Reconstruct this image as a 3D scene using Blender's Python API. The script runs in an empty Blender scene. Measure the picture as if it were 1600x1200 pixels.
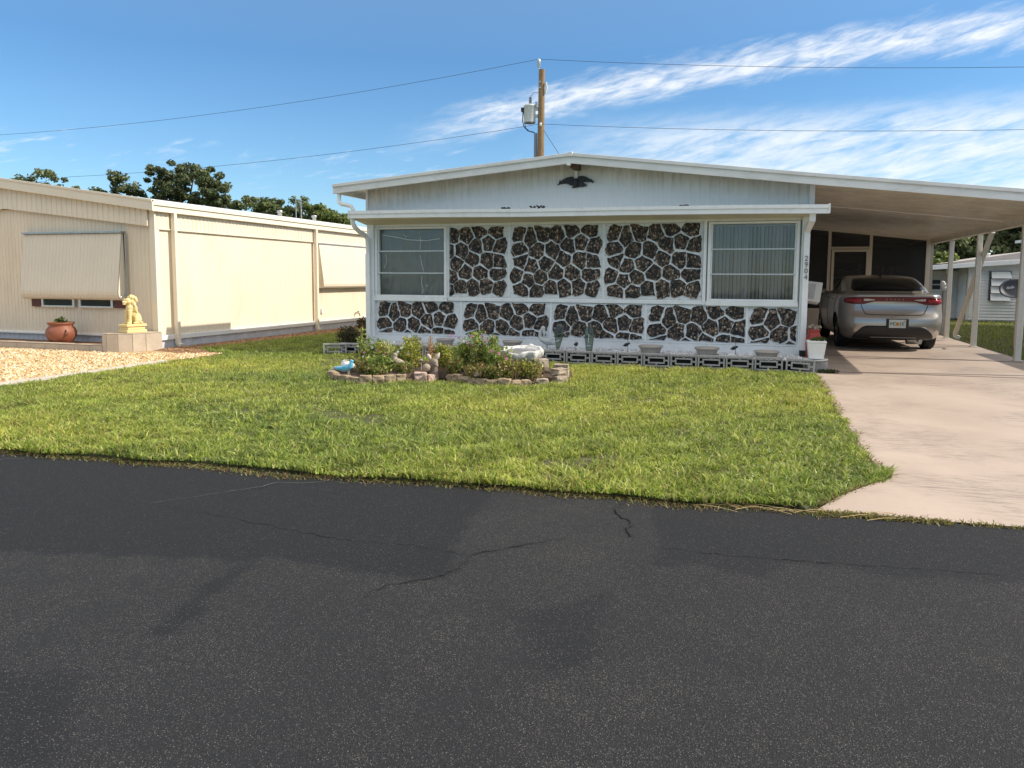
import bpy, bmesh, math, random
import numpy as np
from mathutils import Vector, Matrix
R = math.radians
rng = random.Random(7)
nrg = np.random.default_rng(11)
SC = bpy.context.scene
COL = SC.collection
ORG = {}

# ------------------------------------------------------------------ object helpers
def tag(o, label=None, cat=None, group=None, kind=None):
    if label: o['label'] = label
    if cat: o['category'] = cat
    if group: o['group'] = group
    if kind: o['kind'] = kind
    return o

def thing(name, label, cat, loc=(0, 0, 0), group=None):
    o = bpy.data.objects.new(name, None)
    o.empty_display_size = .1
    COL.objects.link(o); o.location = loc; ORG[o] = Vector(loc)
    return tag(o, label, cat, group)

def link_mesh(name, me, mats, parent=None, origin=None):
    """links a mesh whose vertices are in world coordinates"""
    if parent is not None: org = ORG[parent]
    else: org = Vector(origin) if origin is not None else Vector((0, 0, 0))
    if org.length > 0: me.transform(Matrix.Translation(-org))
    if not isinstance(mats, (list, tuple)): mats = [mats]
    for m in mats: me.materials.append(m)
    o = bpy.data.objects.new(name, me); COL.objects.link(o)
    if parent is not None: o.parent = parent
    else: o.location = org
    ORG[o] = org
    return o

def copy_tree(o, parent=None):
    c = o.copy(); COL.objects.link(c)
    if parent is not None: c.parent = parent
    for ch in list(o.children): copy_tree(ch, c)
    return c

class MB:
    def __init__(s): s.v = []; s.f = []; s.m = []; s.s = []
    def add(s, vs, fs, mi=0, smooth=False):
        b = len(s.v); s.v += [tuple(p) for p in vs]
        for f in fs: s.f.append([b + i for i in f]); s.m.append(mi); s.s.append(smooth)
    def box(s, x0, y0, z0, x1, y1, z1, mi=0):
        vs = [(x0, y0, z0), (x1, y0, z0), (x1, y1, z0), (x0, y1, z0), (x0, y0, z1), (x1, y0, z1), (x1, y1, z1), (x0, y1, z1)]
        s.add(vs, [(0, 3, 2, 1), (4, 5, 6, 7), (0, 1, 5, 4), (1, 2, 6, 5), (2, 3, 7, 6), (3, 0, 4, 7)], mi)
    def hexa(s, vs, mi=0):
        s.add(vs, [(0, 3, 2, 1), (4, 5, 6, 7), (0, 1, 5, 4), (1, 2, 6, 5), (2, 3, 7, 6), (3, 0, 4, 7)], mi)
    def tbox(s, M, sx, sy, sz, mi=0):
        vs = [M @ Vector((a * sx / 2, b * sy / 2, c * sz / 2)) for c in (-1, 1) for a, b in ((-1, -1), (1, -1), (1, 1), (-1, 1))]
        s.hexa(vs, mi)
    def tube(s, pts, r, n=10, mi=0, caps=True, smooth=True):
        pts = [Vector(p) for p in pts]; k = len(pts)
        rs = r if isinstance(r, (list, tuple)) else [r] * k
        vs = []; up = None
        for i, p in enumerate(pts):
            t = (pts[min(i + 1, k - 1)] - pts[max(i - 1, 0)]).normalized()
            if up is None:
                up = Vector((0, 0, 1)) if abs(t.z) < .9 else Vector((1, 0, 0))
            a = t.cross(up).normalized(); b = a.cross(t).normalized(); up = b
            for j in range(n):
                q = 2 * math.pi * j / n
                vs.append(p + (a * math.cos(q) + b * math.sin(q)) * rs[i])
        fs = []
        for i in range(k - 1):
            for j in range(n):
                fs.append((i * n + j, i * n + (j + 1) % n, (i + 1) * n + (j + 1) % n, (i + 1) * n + j))
        s.add(vs, fs, mi, smooth)
        if caps:
            s.add(vs[:n], [tuple(range(n))[::-1]], mi); s.add(vs[-n:], [tuple(range(n))], mi)
    def bar(s, pts, w, h, mi=0):      # rectangular section tube
        pts = [Vector(p) for p in pts]; k = len(pts); vs = []
        for i, p in enumerate(pts):
            t = (pts[min(i + 1, k - 1)] - pts[max(i - 1, 0)]).normalized()
            ref = Vector((0, 1, 0)) if abs(t.y) < .9 else Vector((0, 0, 1))
            a = t.cross(ref).normalized(); b = a.cross(t).normalized()
            for sa, sb in ((-1, -1), (1, -1), (1, 1), (-1, 1)): vs.append(p + a * sa * w / 2 + b * sb * h / 2)
        fs = [(3, 2, 1, 0), tuple((k - 1) * 4 + j for j in range(4))]
        for i in range(k - 1):
            for j in range(4): fs.append((i * 4 + j, i * 4 + (j + 1) % 4, (i + 1) * 4 + (j + 1) % 4, (i + 1) * 4 + j))
        s.add(vs, fs, mi)
    def lathe(s, prof, c, n=32, mi=0, sx=1, sy=1, smooth=True):
        vs = []; k = len(prof)
        for r, z in prof:
            for j in range(n):
                q = 2 * math.pi * j / n
                vs.append((c[0] + r * math.cos(q) * sx, c[1] + r * math.sin(q) * sy, c[2] + z))
        fs = []
        for i in range(k - 1):
            for j in range(n): fs.append((i * n + j, i * n + (j + 1) % n, (i + 1) * n + (j + 1) % n, (i + 1) * n + j))
        s.add(vs, fs, mi, smooth)
        s.add(vs[:n], [tuple(range(n))[::-1]], mi); s.add(vs[-n:], [tuple(range(n))], mi)
    def prism(s, poly, y0, y1, mi=0):  # polygon in XZ extruded along Y
        n = len(poly); vs = [(p[0], y0, p[1]) for p in poly] + [(p[0], y1, p[1]) for p in poly]
        fs = [tuple(range(n)), tuple(range(2 * n - 1, n - 1, -1))]
        for j in range(n): fs.append((j, n + j, n + (j + 1) % n, (j + 1) % n))
        s.add(vs, fs, mi)
    def slab(s, poly, z0, z1, mi=0):   # polygon in XY extruded along Z
        n = len(poly); vs = [(p[0], p[1], z0) for p in poly] + [(p[0], p[1], z1) for p in poly]
        fs = [tuple(range(n))[::-1], tuple(range(n, 2 * n))]
        for j in range(n): fs.append((j, (j + 1) % n, n + (j + 1) % n, n + j))
        s.add(vs, fs, mi)
    def build(s, name, mats, parent=None, origin=None, bevel=0, fix=True):
        me = bpy.data.meshes.new(name)
        me.from_pydata(s.v, [], s.f)
        me.polygons.foreach_set('material_index', s.m); me.polygons.foreach_set('use_smooth', s.s)
        if fix:
            bm = bmesh.new(); bm.from_mesh(me); bmesh.ops.recalc_face_normals(bm, faces=bm.faces); bm.to_mesh(me); bm.free()
        me.update()
        o = link_mesh(name, me, mats, parent, origin)
        if bevel:
            b = o.modifiers.new('bevel', 'BEVEL'); b.width = bevel; b.segments = 2; b.limit_method = 'ANGLE'; b.angle_limit = R(40)
        return o

def tri_mesh(name, verts, tris, cols, mats, parent=None, origin=None, mi=None):
    """big triangle mesh from numpy arrays with a per-vertex colour attribute"""
    me = bpy.data.meshes.new(name)
    nv, nt = len(verts), len(tris)
    me.vertices.add(nv); me.vertices.foreach_set('co', np.asarray(verts, np.float32).ravel())
    me.loops.add(nt * 3); me.loops.foreach_set('vertex_index', np.asarray(tris, np.int32).ravel())
    me.polygons.add(nt); me.polygons.foreach_set('loop_start', np.arange(0, nt * 3, 3, dtype=np.int32))
    if mi is not None: me.polygons.foreach_set('material_index', np.asarray(mi, np.int32))
    if cols is not None:
        a = me.color_attributes.new('Col', 'FLOAT_COLOR', 'POINT')
        c = np.ones((nv, 4), np.float32); c[:, :3] = cols; a.data.foreach_set('color', c.ravel())
    me.update(calc_edges=True)
    return link_mesh(name, me, mats, parent, origin)

def text_mesh(name, body, size, extrude, mat, parent):
    cu = bpy.data.curves.new(name, 'FONT'); cu.body = body; cu.size = size; cu.extrude = extrude; cu.align_x = 'CENTER'
    tmp = bpy.data.objects.new(name + '_tmp', cu); COL.objects.link(tmp); bpy.context.view_layer.update()
    me = bpy.data.meshes.new_from_object(tmp.evaluated_get(bpy.context.evaluated_depsgraph_get())); bpy.data.objects.remove(tmp)
    me.materials.clear(); me.materials.append(mat); me.name = name
    o = bpy.data.objects.new(name, me); COL.objects.link(o); o.parent = parent
    return o

# ------------------------------------------------------------------ material helpers
def newmat(name):
    m = bpy.data.materials.new(name); m.use_nodes = True
    nt = m.node_tree; b = nt.nodes['Principled BSDF']
    return m, nt, b
def N(nt, t, **kw):
    n = nt.nodes.new(t)
    for k, v in kw.items(): setattr(n, k, v)
    return n
def L(nt, a, b): nt.links.new(a, b)
def ramp(nt, fac, stops, interp='LINEAR'):
    r = N(nt, 'ShaderNodeValToRGB'); r.color_ramp.interpolation = interp
    e = r.color_ramp.elements
    while len(e) < len(stops): e.new(.5)
    for x, (p, c) in zip(e, stops): x.position = p; x.color = (*c, 1) if len(c) == 3 else c
    L(nt, fac, r.inputs[0]); return r
def coords(nt, scale=(1, 1, 1)):
    tc = N(nt, 'ShaderNodeTexCoord'); mp = N(nt, 'ShaderNodeMapping'); mp.inputs['Scale'].default_value = scale
    L(nt, tc.outputs['Object'], mp.inputs[0]); return mp.outputs[0]
def noise(nt, vec, scale, detail=4, rough=.6, dist=0):
    n = N(nt, 'ShaderNodeTexNoise'); n.inputs['Scale'].default_value = scale; n.inputs['Detail'].default_value = detail
    n.inputs['Roughness'].default_value = rough; n.inputs['Distortion'].default_value = dist; L(nt, vec, n.inputs['Vector']); return n.outputs['Fac']
def mixc(nt, fac, a, b, mode='MIX'):
    m = N(nt, 'ShaderNodeMix', data_type='RGBA', blend_type=mode)
    for s, v in ((m.inputs[0], fac), (m.inputs[6], a), (m.inputs[7], b)):
        if hasattr(v, 'is_linked'): L(nt, v, s)
        elif isinstance(v, (int, float)): s.default_value = v
        else: s.default_value = (*v, 1)
    return m.outputs[2]
def math_(nt, op, a, b=0, c=None, clamp=False):
    m = N(nt, 'ShaderNodeMath', operation=op, use_clamp=clamp)
    for s, v in zip(m.inputs, (a, b, c)):
        if v is None: continue
        if hasattr(v, 'is_linked'): L(nt, v, s)
        else: s.default_value = v
    return m.outputs[0]
def bump(nt, bsdf, h, strength=.3, dist=.01):
    b = N(nt, 'ShaderNodeBump'); b.inputs['Strength'].default_value = strength; b.inputs['Distance'].default_value = dist
    L(nt, h, b.inputs['Height']); L(nt, b.outputs[0], bsdf.inputs['Normal'])

def pm(name, col, rough=.6, var=.12, scale=3, dirt=None, dirt_amt=.3, bmp=0, bscale=60, metal=0, spec=.5, stretch=(1, 1, 1), bdist=.004):
    m, nt, b = newmat(name)
    v = coords(nt, stretch)
    n = noise(nt, v, scale, 5)
    c = ramp(nt, n, [(.3, [x * (1 - var) for x in col]), (.7, [min(1, x * (1 + var)) for x in col])]).outputs[0]
    if dirt:
        d = noise(nt, v, scale * 2.7, 6, .7, .6)
        f = ramp(nt, d, [(.5, (0, 0, 0)), (.72, (dirt_amt,) * 3)]).outputs[0]
        c = mixc(nt, f, c, dirt)
    L(nt, c, b.inputs['Base Color'])
    b.inputs['Roughness'].default_value = rough; b.inputs['Metallic'].default_value = metal
    b.inputs['Specular IOR Level'].default_value = spec
    if bmp: bump(nt, b, noise(nt, v, bscale, 4), bmp, bdist)
    return m

def vcol_mat(name, rough=.6, trans=.25, spec=.3, mul=1.0):
    """leaf and blade material: colour per leaf from the mesh, some light passing through"""
    m, nt, b = newmat(name)
    a = N(nt, 'ShaderNodeAttribute', attribute_name='Col')
    L(nt, a.outputs[0], b.inputs['Base Color']); b.inputs['Roughness'].default_value = rough
    b.inputs['Specular IOR Level'].default_value = spec
    if trans:
        t = N(nt, 'ShaderNodeBsdfTranslucent'); L(nt, a.outputs[0], t.inputs[0])
        x = N(nt, 'ShaderNodeMixShader'); x.inputs[0].default_value = trans
        L(nt, b.outputs[0], x.inputs[1]); L(nt, t.outputs[0], x.inputs[2])
        L(nt, x.outputs[0], nt.nodes['Material Output'].inputs[0])
    return m

M = {}
M['white'] = pm('white_paint', (.80, .80, .79), .45, .05, 1.5, (.36, .35, .30), .35)
M['white_trim'] = pm('white_trim', (.83, .83, .82), .4, .04, 2, (.4, .4, .36), .25)
M['fascia'] = pm('weathered_fascia', (.76, .76, .74),   .5, .06, 1.2, (.34, .33, .28), .32, stretch=(1, 1, 3))
M['soffit'] = pm('cream_soffit', (.66, .60, .44), .6, .06, 2)
M['roof'] = pm('white_metal_roof', (.72, .73, .73), .35, .06, 1.0, (.45, .45, .42), .3)
M['cream'] = pm('cream_siding', (.755, .65, .495), .5, .04, .8, (.58, .47, .33), .38, stretch=(1, 1, .35), bmp=.12, bscale=1.6, bdist=.05)
M['cream_trim'] = pm('cream_trim', (.78, .69, .54), .45, .04, 1.5)
M['awning'] = pm('cream_awning', (.73, .64, .50), .4, .04, 1)
M['skirt'] = pm('pale_skirting', (.60, .59, .60), .6, .06, 2, (.35, .31, .27), .3)
M['skirt_white'] = pm('white_skirt_band', (.80, .78, .74), .5, .03, 2)
M['alu'] = pm('aluminium', (.55, .56, .57), .35, .06, 4, metal=.7)
M['galv'] = pm('galvanised_steel', (.42, .43, .43), .4, .12, 8, metal=.8)
M['black'] = pm('black_plastic', (.015, .015, .017), .4, .2, 5)
M['dark'] = pm('dark_interior', (.02, .018, .017), .8, .3, 2)
M['terracotta'] = pm('terracotta', (.25, .082, .04), .55, .15, 6, (.14, .045, .025), .4, .15, 50)
M['lion'] = pm('sandstone_cast', (.74, .58, .27), .7, .08, 9, (.45, .32, .13), .5, .35, 70)
M['tile'] = pm('tan_tile', (.50, .41, .31), .5, .10, 5, (.36, .28, .2), .4)
M['grout'] = pm('grout', (.16, .13, .11), .9, .1, 9)
M['concrete_block'] = pm('grey_block', (.40, .38, .36), .85, .12, 9, (.18, .17, .16), .5, .3, 90)
M['bowl'] = pm('taupe_bowl', (.40, .35, .30), .6, .08, 5, (.24, .2, .17), .3, .1, 60)
M['red_door'] = pm('maroon_shutter', (.10, .018, .018), .5, .1, 4)
M['stone_edge'] = pm('edging_stone', (.36, .265, .17), .9, .25, 7, (.035, .027, .018), .95, .5, 45, bdist=.01)
M['pink_stone'] = pm('pink_stone', (.48, .34, .28), .85, .2, 8, (.2, .13, .1), .5, .4, 40)
M['paver'] = pm('pale_paver', (.34, .27, .20), .9, .3, 8, (.08, .06, .045), .85, .5, 45, bdist=.01)
M['soil'] = pm('dark_soil', (.07, .045, .028), .95, .4, 9, (.16, .1, .06), .5, .8, 30, bdist=.03)
M['deer'] = pm('brown_resin', (.25, .19, .155), .7, .15, 10, (.12, .09, .07), .5, .2, 60)
M['deer_ear'] = pm('pale_ear', (.52, .44, .38), .7, .1, 10)
M['bluebird'] = pm('blue_glaze', (.12, .42, .62), .4, .12, 8, (.4, .62, .72), .5)
M['duck'] = pm('taupe_resin', (.36, .30, .23), .7, .2, 12, (.12, .1, .08), .6, .2, 60)
M['pelican'] = pm('grey_white_resin', (.48, .50, .50), .6, .2, 10, (.25, .22, .2), .6)
M['shell'] = pm('white_stone', (.66, .64, .60), .7, .15, 7, (.17, .16, .13), .85, .5, 24, bdist=.012)
M['water'] = pm('dark_water', (.22, .22, .23), .08, .1, 5)
M['redglaze'] = pm('red_glaze', (.33, .035, .02), .35, .15, 9)
M['pot_white'] = pm('white_resin', (.78, .77, .74), .5, .04, 5)
M['pole'] = pm('weathered_wood', (.25, .165, .085), .9, .3, 6, (.10, .06, .03), .6, .6, 30, stretch=(4, 4, .4), bdist=.01)
M['transf'] = pm('pale_grey_enamel', (.56, .58, .57), .4, .05, 3, (.3, .22, .15), .3)
M['wire'] = pm('wire', (.03, .035, .045), .6, .1, 4)
M['conduit'] = pm('grey_conduit', (.19, .20, .23), .6, .1, 4)
M['bark'] = pm('bark', (.11, .085, .062), .9, .3, 8, bmp=.5, bscale=20, bdist=.03)
M['stem'] = pm('stem', (.30, .22, .10), .8, .2, 8)
M['leaf'] = vcol_mat('leaf', .55, .28)
M['blade'] = vcol_mat('grass_blade', .5, .42, .3)
M['petal'] = vcol_mat('petal', .6, .25)
M['eagle'] = pm('black_cast_metal', (.022, .024, .022), .5, .3, 20)
M['rust'] = pm('rust_bracket', (.10, .055, .03), .8, .3, 20)
M['ac'] = pm('offwhite_plastic', (.72, .71, .66), .5, .04, 4)
M['dish'] = pm('charcoal_dish', (.045, .05, .062), .5, .1, 4)
M['lettering'] = pm('white_lettering', (.75, .75, .75), .5, .03, 4)
M['num'] = pm('dark_numeral', (.17, .16, .15), .4, .1, 4)
M['curtain'] = pm('brown_curtain', (.22, .11, .05), .9, .15, 6)
M['kick'] = pm('beige_kick_panel', (.56, .50, .40), .6, .05, 3)
M['screenframe'] = pm('beige_frame', (.62, .55, .44), .5, .05, 3)
M['beam'] = pm('cream_beam', (.70, .65, .55), .4, .06, 2, (.32, .24, .15), .5, stretch=(3, 1, .4))
M['post'] = pm('post_paint', (.68, .66, .60), .4, .05, 3, (.4, .36, .3), .3)
M['rwall'] = pm('white_vinyl', (.84, .84, .83), .5, .03, 2, (.5, .5, .48), .2)
M['leafdebris'] = pm('leaf_debris', (.02, .015, .012), .9, .4, 20)
M['mast'] = pm('mast_metal', (.5, .5, .5), .4, .1, 3, metal=.5)
M['curb'] = pm('concrete_edging', (.47, .42, .35), .9, .15, 6, (.22, .19, .16), .5, .4, 50)

# ceiling of the carport: semi-gloss cream pans
def mk():
    m, nt, b = newmat('carport_pan')
    v = coords(nt, (1, .25, 1))
    n = noise(nt, v, 2.2, 5)
    L(nt, ramp(nt, n, [(.3, (.85, .84, .80)), (.7, (.92, .90, .87))]).outputs[0], b.inputs['Base Color'])
    b.inputs['Roughness'].default_value = .17; b.inputs['Specular IOR Level'].default_value = 1.0
    bump(nt, b, noise(nt, coords(nt, (.3, 2, 1)), 5, 3), .12, .01)
    return m
M['pan'] = mk(); M['pan_seam'] = pm('darker_pan_seam', (.50, .45, .38), .6, .2, 3)  # rib sides a darker beige than the pans, for contrast
# gable siding: streaked with algae where the roof drips
def mk():
    m, nt, b = newmat('stained_gable_siding')
    tc = N(nt, 'ShaderNodeTexCoord'); sep = N(nt, 'ShaderNodeSeparateXYZ'); L(nt, tc.outputs['Object'], sep.inputs[0])
    streak = noise(nt, coords(nt, (9, 9, .8)), 2.2, 5, .7)
    blot = noise(nt, coords(nt, (1.2, 1, 3)), 1.4, 3)
    ax = math_(nt, 'ABSOLUTE', math_(nt, 'SUBTRACT', sep.outputs[0], 3.85))
    top = math_(nt, 'SUBTRACT', 3.13, math_(nt, 'MULTIPLY', ax, .10))       # stain runs down from the roof line
    d = math_(nt, 'SUBTRACT', top, sep.outputs[2])
    g = math_(nt, 'SUBTRACT', 1, math_(nt, 'DIVIDE', d, .42), clamp=True)
    f = math_(nt, 'MULTIPLY', math_(nt, 'MULTIPLY', g, streak), math_(nt, 'ADD', blot, .55))
    f = ramp(nt, f, [(.14, (0, 0, 0)), (.58, (.58,) * 3)]).outputs[0]
    c = mixc(nt, f, (.80, .80, .775), (.30, .25, .15))
    L(nt, c, b.inputs['Base Color']); b.inputs['Roughness'].default_value = .5
    return m
M['gable'] = mk()
# asphalt: worn chip surface, smoother where a sealing coat lies (vertex mask)
def mk(name):
    m, nt, b = newmat(name)
    v = coords(nt); seal = N(nt, 'ShaderNodeAttribute', attribute_name='Col').outputs['Fac']
    worn = math_(nt, 'SUBTRACT', 1, math_(nt, 'MULTIPLY', seal, .85))
    soft = ramp(nt, noise(nt, v, .9, 5, .65, .8), [(.34, (.25,) * 3), (.66, (1, 1, 1))]).outputs[0]
    fine = noise(nt, v, 80, 4, .75); med = ramp(nt, noise(nt, v, 5, 5, .7), [(.3, (.35,) * 3), (.7, (1, 1, 1))]).outputs[0]
    amt = math_(nt, 'MULTIPLY', math_(nt, 'MULTIPLY', soft, med), worn)
    def specks(scale, off, thr0, thr1, size):
        vo = N(nt, 'ShaderNodeTexVoronoi'); vo.inputs['Scale'].default_value = scale; mp = N(nt, 'ShaderNodeMapping'); mp.inputs['Location'].default_value = (off, off, 0)
        L(nt, v, mp.inputs[0]); L(nt, mp.outputs[0], vo.inputs['Vector'])
        rn = N(nt, 'ShaderNodeSeparateColor'); L(nt, vo.outputs['Color'], rn.inputs[0])
        dot = math_(nt, 'LESS_THAN', vo.outputs['Distance'], math_(nt, 'MULTIPLY', rn.outputs[2], size))
        return math_(nt, 'MULTIPLY', dot, math_(nt, 'GREATER_THAN', rn.outputs[0], math_(nt, 'SUBTRACT', thr0, math_(nt, 'MULTIPLY', amt, thr1)))), rn, vo
    s1, r1, v1 = specks(185, 0, .97, .34, .60)
    s2, r2, v2 = specks(330, 3.3, .93, .80, .66)
    base = mixc(nt, worn, (.0062, .0069, .0092), (.0125, .0130, .0150))
    base = mixc(nt, ramp(nt, fine, [(.40, (0, 0, 0)), (.68, (.8,) * 3)]).outputs[0], base, mixc(nt, worn, (.0090, .0097, .0120), (.0235, .0237, .0250)))
    c = mixc(nt, s2, base, mixc(nt, r2.outputs[1], (.028, .027, .027), (.11, .10, .09)))
    c = mixc(nt, s1, c, mixc(nt, r1.outputs[1], (.045, .042, .039), (.17, .155, .135)))
    L(nt, c, b.inputs['Base Color']); b.inputs['Roughness'].default_value = .85; b.inputs['Specular IOR Level'].default_value = .3
    bump(nt, b, math_(nt, 'ADD', math_(nt, 'MULTIPLY', v1.outputs['Distance'], worn), fine), .6, .006)
    return m
M['asphalt'] = mk('asphalt')
M['crack'] = pm('crack_fill', (.007, .007, .008), .95, .2, 20)
M['crack_edge'] = pm('crack_edge', (.11, .105, .10), .95, .2, 30)
# painted concrete drive
def mk():
    m, nt, b = newmat('pinkish_concrete')
    v = coords(nt)
    a = noise(nt, v, .9, 5, .6, .4)
    c = ramp(nt, a, [(.3, (.365, .285, .228)), (.7, (.45, .36, .292))]).outputs[0]
    s = noise(nt, coords(nt, (1.0, 7, 1)), 5, 8, .8, .3)
    f = ramp(nt, s, [(.47, (0, 0, 0)), (.60, (.95,) * 3)]).outputs[0]
    msk = ramp(nt, noise(nt, v, .8, 5), [(.44, (0, 0, 0)), (.56, (1, 1, 1))]).outputs[0]
    c = mixc(nt, math_(nt, 'MULTIPLY', f, msk), c, (.19, .15, .125))
    fl = ramp(nt, noise(nt, v, 22, 6, .8), [(.54, (0, 0, 0)), (.70, (.55,) * 3)]).outputs[0]
    c = mixc(nt, fl, c, (.36, .27, .21))
    L(nt, c, b.inputs['Base Color']); b.inputs['Roughness'].default_value = .6
    bump(nt, b, noise(nt, v, 70, 4), .25, .004)
    return m
M['drive'] = mk()
M['joint'] = pm('dark_joint_line', (.10, .075, .06), .95, .2, 12)  # dark colour of the drive's control joints
# soil and thatch under the lawn
def mk(name, c1, c2, c3):
    m, nt, b = newmat(name)
    v = coords(nt)
    c = ramp(nt, noise(nt, v, 9, 6, .75), [(.3, c1), (.5, c2), (.72, c3)]).outputs[0]
    L(nt, c, b.inputs['Base Color']); b.inputs['Roughness'].default_value = .9
    bump(nt, b, noise(nt, v, 40, 5, .8), .8, .03)
    return m
M['thatch'] = mk('thatch', (.04, .042, .015), (.08, .085, .028), (.17, .13, .065))
M['ground'] = mk('rough_ground', (.05, .06, .02), (.08, .095, .03), (.12, .11, .05))
M['gravelbase'] = mk('tan_gravel_bed', (.30, .18, .08), (.50, .34, .17), (.66, .50, .30))
M['mulch'] = mk('brown_mulch', (.10, .045, .02), (.22, .11, .05), (.33, .19, .10))
M['pebblebase'] = mk('pebble_bed', (.3, .3, .3), (.5, .5, .5), (.65, .65, .65))
M['pebble'] = vcol_mat('pebble', .8, 0)
# stone panel: dark pebble aggregate islands in white moulded mortar
def mk():
    m, nt, b = newmat('pebble_aggregate')
    v = coords(nt, (1.15, 1, .8))
    vo = N(nt, 'ShaderNodeTexVoronoi'); vo.inputs['Scale'].default_value = 33; L(nt, v, vo.inputs['Vector'])
    rnd = N(nt, 'ShaderNodeSeparateColor'); L(nt, vo.outputs['Color'], rnd.inputs[0])
    c = ramp(nt, rnd.outputs[0], [(0, (.012, .011, .011)), (.26, (.05, .040, .034)), (.46, (.14, .10, .074)), (.68, (.27, .20, .145)), (.87, (.48, .39, .31))], 'CONSTANT').outputs[0]
    ed = ramp(nt, vo.outputs['Distance'], [(.25, (1, 1, 1)), (.62, (.22,) * 3)]).outputs[0]
    big = ramp(nt, noise(nt, v, 3.2, 3, .6), [(.3, (.7, .68, .68)), (.7, (1.45, 1.32, 1.2))]).outputs[0]
    c = mixc(nt, 1.0, mixc(nt, 1.0, c, ed, 'MULTIPLY'), big, 'MULTIPLY')
    L(nt, c, b.inputs['Base Color']); b.inputs['Roughness'].default_value = .45
    bump(nt, b, math_(nt, 'SUBTRACT', 1, vo.outputs['Distance']), 1.0, .02)
    return m
M['aggregate'] = mk()
def mk():
    m, nt, b = newmat('moulded_white_mortar')
    v = coords(nt)
    c = ramp(nt, noise(nt, v, 16, 7, .8), [(.30, (.26, .27, .27)), (.44, (.68, .70, .71)), (.72, (.84, .85, .85))]).outputs[0]
    f = ramp(nt, noise(nt, v, 2.3, 5, .7), [(.54, (0, 0, 0)), (.76, (.5,) * 3)]).outputs[0]
    c = mixc(nt, f, c, (.36, .35, .32))
    L(nt, c, b.inputs['Base Color']); b.inputs['Roughness'].default_value = .55
    bump(nt, b, noise(nt, v, 34, 5, .7), .6, .012)
    return m
M['mortar'] = mk()
# glass over blinds
def mk(name, tint, rough, f0, bmp):
    m, nt, b = newmat(name)
    out = nt.nodes['Material Output']
    t = N(nt, 'ShaderNodeBsdfTransparent'); t.inputs[0].default_value = (*tint, 1)
    g = N(nt, 'ShaderNodeBsdfGlossy'); g.inputs['Roughness'].default_value = rough
    fr = N(nt, 'ShaderNodeFresnel'); fr.inputs[0].default_value = 1.5
    x = N(nt, 'ShaderNodeMixShader'); L(nt, math_(nt, 'ADD', fr.outputs[0], f0, clamp=True), x.inputs[0])
    L(nt, t.outputs[0], x.inputs[1]); L(nt, g.outputs[0], x.inputs[2]); L(nt, x.outputs[0], out.inputs[0])
    if bmp:
        bp = N(nt, 'ShaderNodeBump'); bp.inputs['Strength'].default_value = bmp; bp.inputs['Distance'].default_value = .03
        L(nt, noise(nt, coords(nt, (2.0, 1, .9)), 1.6, 2, .5, 1.2), bp.inputs['Height'])
        L(nt, bp.outputs[0], g.inputs['Normal']); L(nt, bp.outputs[0], fr.inputs['Normal'])
    return m
M['glass'] = mk('window_glass', (.86, .88, .88), .03, .02, .10)
M['film'] = mk('plastic_film', (.74, .76, .76), .12, .02, .22)
M['greenglass'] = mk('green_glass', (.50, .56, .50), .35, .05, .3)
M['carglass'] = mk('tinted_glass', (.13, .145, .15), .04, .02, 0)
M['screen'] = mk('insect_screen', (.42, .40, .39), .6, .01, 0)
M['crease'] = pm('film_crease_glint', (.8, .8, .8), .3, .05, 9)
M['blind'] = pm('grey_blind', (.72, .655, .70), .7, .10, 3, stretch=(6, 6, .2))
M['blind_dark'] = pm('room_dark', (.03, .03, .03), .9, .2, 3)
# car
def mk():
    m, nt, b = newmat('silver_car_paint')
    n = noise(nt, coords(nt), 300, 2)
    L(nt, ramp(nt, n, [(.3, (.42, .395, .36)), (.7, (.47, .445, .405))]).outputs[0], b.inputs['Base Color'])
    b.inputs['Metallic'].default_value = .72; b.inputs['Roughness'].default_value = .28
    b.inputs['Coat Weight'].default_value = .7; b.inputs['Coat Roughness'].default_value = .05
    return m
M['carpaint'] = mk()
M['carblack'] = pm('dark_bumper_plastic', (.018, .018, .019), .5, .15, 20)
M['cardark'] = pm('car_interior', (.012, .012, .013), .8, .2, 5)
def mk():
    m, nt, b = newmat('red_lens')
    n = noise(nt, coords(nt, (30, 1, 6)), 3, 2)
    L(nt, ramp(nt, n, [(.3, (.09, .004, .009)), (.7, (.16, .008, .014))]).outputs[0], b.inputs['Base Color'])
    b.inputs['Roughness'].default_value = .25; b.inputs['Coat Weight'].default_value = .3
    return m
M['redlens'] = mk()
M['lampred'] = pm('bright_red_lens', (.42, .03, .045), .12, .2, 30)
M['lampwhite'] = pm('clear_lens', (.62, .58, .58), .12, .2, 40, metal=.3)
M['tyre'] = pm('tyre', (.013, .013, .014), .8, .2, 12, bmp=.3, bscale=60)
M['rim'] = pm('alloy_rim', (.42, .41, .40), .3, .08, 6, metal=.85)
M['plate'] = pm('plate_white', (.62, .66, .62), .4, .05, 8)
M['plate_green'] = pm('plate_green', (.02, .11, .05), .4, .1, 8)
M['plate_orange'] = pm('plate_orange', (.55, .22, .03), .4, .1, 8)
M['greytext'] = pm('dull_chrome', (.36, .34, .35), .3, .1, 8, metal=.5)

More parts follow.
